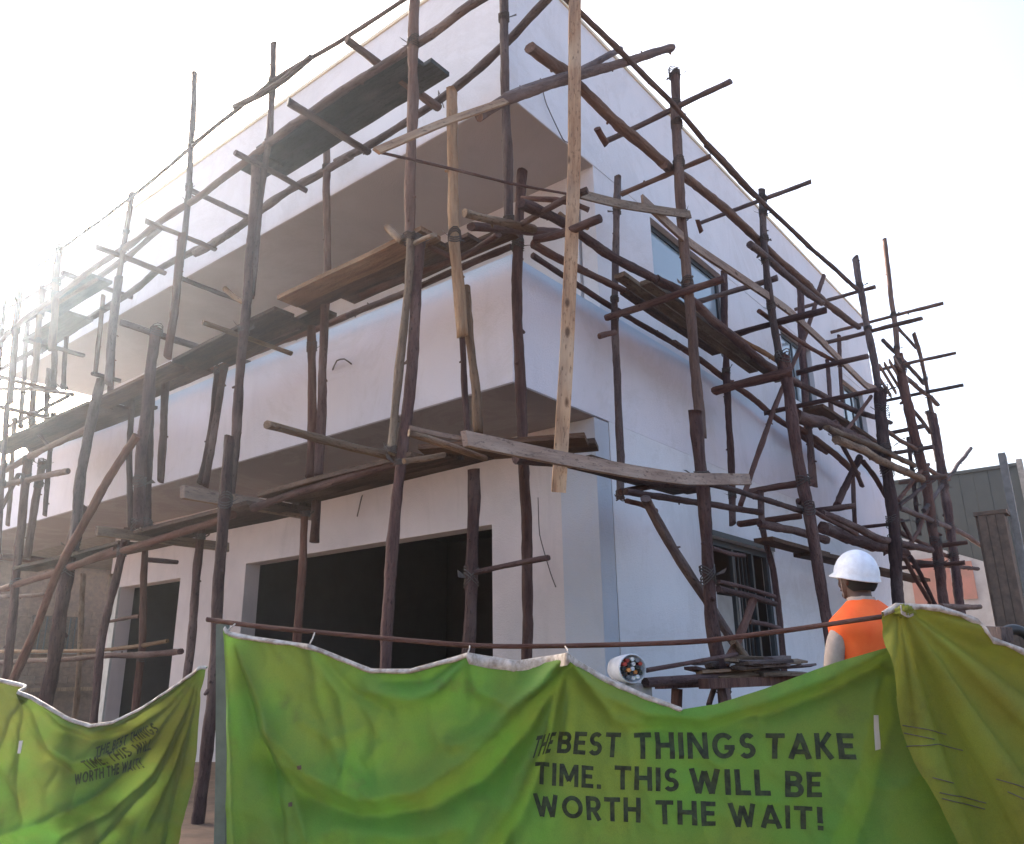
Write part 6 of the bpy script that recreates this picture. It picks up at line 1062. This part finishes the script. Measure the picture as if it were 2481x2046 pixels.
# trees glinting behind it
def tree(x, y, h, r, seed, label):
    t = empty('tree', (x, y, .4), label, 'tree', 'trees behind the neighbour house'); rnd = random.Random(seed)
    o, _, _ = pole('trunk', [(x, y, .3), (x+.1, y, h*.4), (x-.1, y+.1, h*.8)], [.2, .15, .06], M['trunk'], rnd=rnd); mw = o.matrix_world.copy(); o.parent = t; o.matrix_parent_inverse = Matrix.Translation(t.location).inverted(); o.matrix_world = mw
    for _ in range(5):
        a = rnd.uniform(0, 6.28); P = [(x, y, h*.45), (x+math.cos(a)*r*.4, y+math.sin(a)*r*.4, h*.65), (x+math.cos(a)*r*.8, y+math.sin(a)*r*.8, h*.85)]
        o, _, _ = pole('limb', P, [.08, .05, .02], M['trunk'], rnd=rnd, knots=False); mw = o.matrix_world.copy(); o.parent = t; o.matrix_parent_inverse = Matrix.Translation(t.location).inverted(); o.matrix_world = mw
    bm = bmesh.new()
    clumps = [Vector((rnd.gauss(0, r*.5), rnd.gauss(0, r*.5), h*.78+rnd.gauss(0, h*.13))) for _ in range(26)]
    for i in range(6500):
        c = rnd.choice(clumps)+Vector((rnd.gauss(0, .4), rnd.gauss(0, .4), rnd.gauss(0, .3))); c += Vector((x, y, 0)); s = rnd.uniform(.05, .11)
        u = Vector((rnd.gauss(0, 1), rnd.gauss(0, 1), rnd.gauss(0, 1))).normalized(); w = u.orthogonal().normalized()
        vs = [bm.verts.new(c+u*s), bm.verts.new(c+w*s*.5), bm.verts.new(c-u*s), bm.verts.new(c-w*s*.5)]; bm.faces.new(vs)
    o = fin(bm, 'crown', M['leaf'], t); return t
tree(5.6, 27.8, 8.2, 2.0, 1, 'leafy tree behind the brown neighbour house, right one'); tree(2.2, 28.5, 8.0, 2.0, 2, 'leafy tree behind the brown neighbour house, left one')
# dark green sheet shed at the far right
sh = empty('shed', (24, 0, .5), 'tall dark green sheet-clad shed beyond the scaffold at the right', 'shed')
bxo('wall', M['shed'], sh, 24.06, 32, -1.22, 5.5, .4, 7.62)
for i in range(16):
    y = -1.25+i*.42; bxo('sheet', M['shed'], sh, 24.0+(.008 if i % 2 else 0), 24.055, y+.002, y+.418, .4, 7.70, bev=.003)
bxo('ridge_cap', M['shed'], sh, 23.93, 24.3, -1.3, 5.6, 7.702, 7.80)
bxo('corner_post', M['concrete'], sh, 23.9, 24.06, -1.42, -1.26, .4, 7.9)
# slim post and brown pillar in front of it
o, _, _ = pole('post', [(9.2, -2.62, .3), (9.2, -2.62, 2.6), (9.2, -2.64, 4.85)], [.055, .055, .052], M['concrete'], (1, 1), knots=False); tag(o, 'slim grey concrete post standing above the shed roof at the right', 'post')
pl_ = empty('pillar', (8.9, -2.36, .5), 'thick brown timber-boarded pillar near the right photo edge', 'pillar')
bxo('shaft', M['pillar'], pl_, 8.8, 9.1, -2.56, -2.16, .4, 3.84, bev=.01)
for i in range(3): bxo('board', M['pillar'], pl_, 8.775, 8.797, -2.56+i*.122, -2.445+i*.122, .6, 3.86)
bxo('cap', M['pillar'], pl_, 8.76, 9.14, -2.6, -2.15, 3.862, 3.92)
# low pale wall with salmon patches
lw = empty('low_building', (17, .5, .5), 'low pale and salmon wall between the scaffold and the brown pillar', 'wall')
bm = bmesh.new(); v = [bm.verts.new(p) for p in ((17, 2.6, .4), (17, -1.05, .4), (17, -1.05, 4.0), (17, 2.6, 5.6), (17.3, 2.6, .4), (17.3, -1.05, .4), (17.3, -1.05, 4.0), (17.3, 2.6, 5.6))]
for q_ in ((0, 1, 2, 3), (4, 7, 6, 5), (0, 4, 5, 1), (1, 5, 6, 2), (2, 6, 7, 3), (3, 7, 4, 0)): bm.faces.new([v[i] for i in q_])
fin(bm, 'wall', M['palewall'], lw)
bxo('painted_panel', M['pink'], lw, 16.97, 16.995, -.15, .75, 2.2, 4.25); bxo('painted_panel', M['pink'], lw, 16.97, 16.995, -.65, -.35, 3.2, 4.1)
bxo('coping', M['palewall'], lw, 16.94, 17.34, -1.15, -.98, .4, 4.06)
o, _, _ = pole('timber_rail', [(5.2, -2.2, 2.30), (6.6, -2.2, 2.36), (7.6, -2.2, 2.42)], [.035, .035, .033], WOODS[0]); tag(o, 'dark level rail before the salmon wall just above the olive cloth', 'rail')

# thin haze added for the lens glare near the sun (the sky stays outside)
hm = bpy.data.materials.new('dusty_air'); hm.use_nodes = True; nt = hm.node_tree; nt.nodes.clear()
ho = nt.nodes.new('ShaderNodeOutputMaterial'); pv = nt.nodes.new('ShaderNodeVolumePrincipled')
pv.inputs['Color'].default_value = (.82, .91, 1, 1); pv.inputs['Density'].default_value = .0011; pv.inputs['Anisotropy'].default_value = .83
nt.links.new(pv.outputs[0], ho.inputs['Volume'])
bm = bmesh.new(); box(bm, -902, 902, -902, 902, -1.2, 12.4); o = fin(bm, 'haze', hm); tag(o, 'thin added haze glowing as glare toward the low sun', kind='stuff')
bpy.context.view_layer.update()
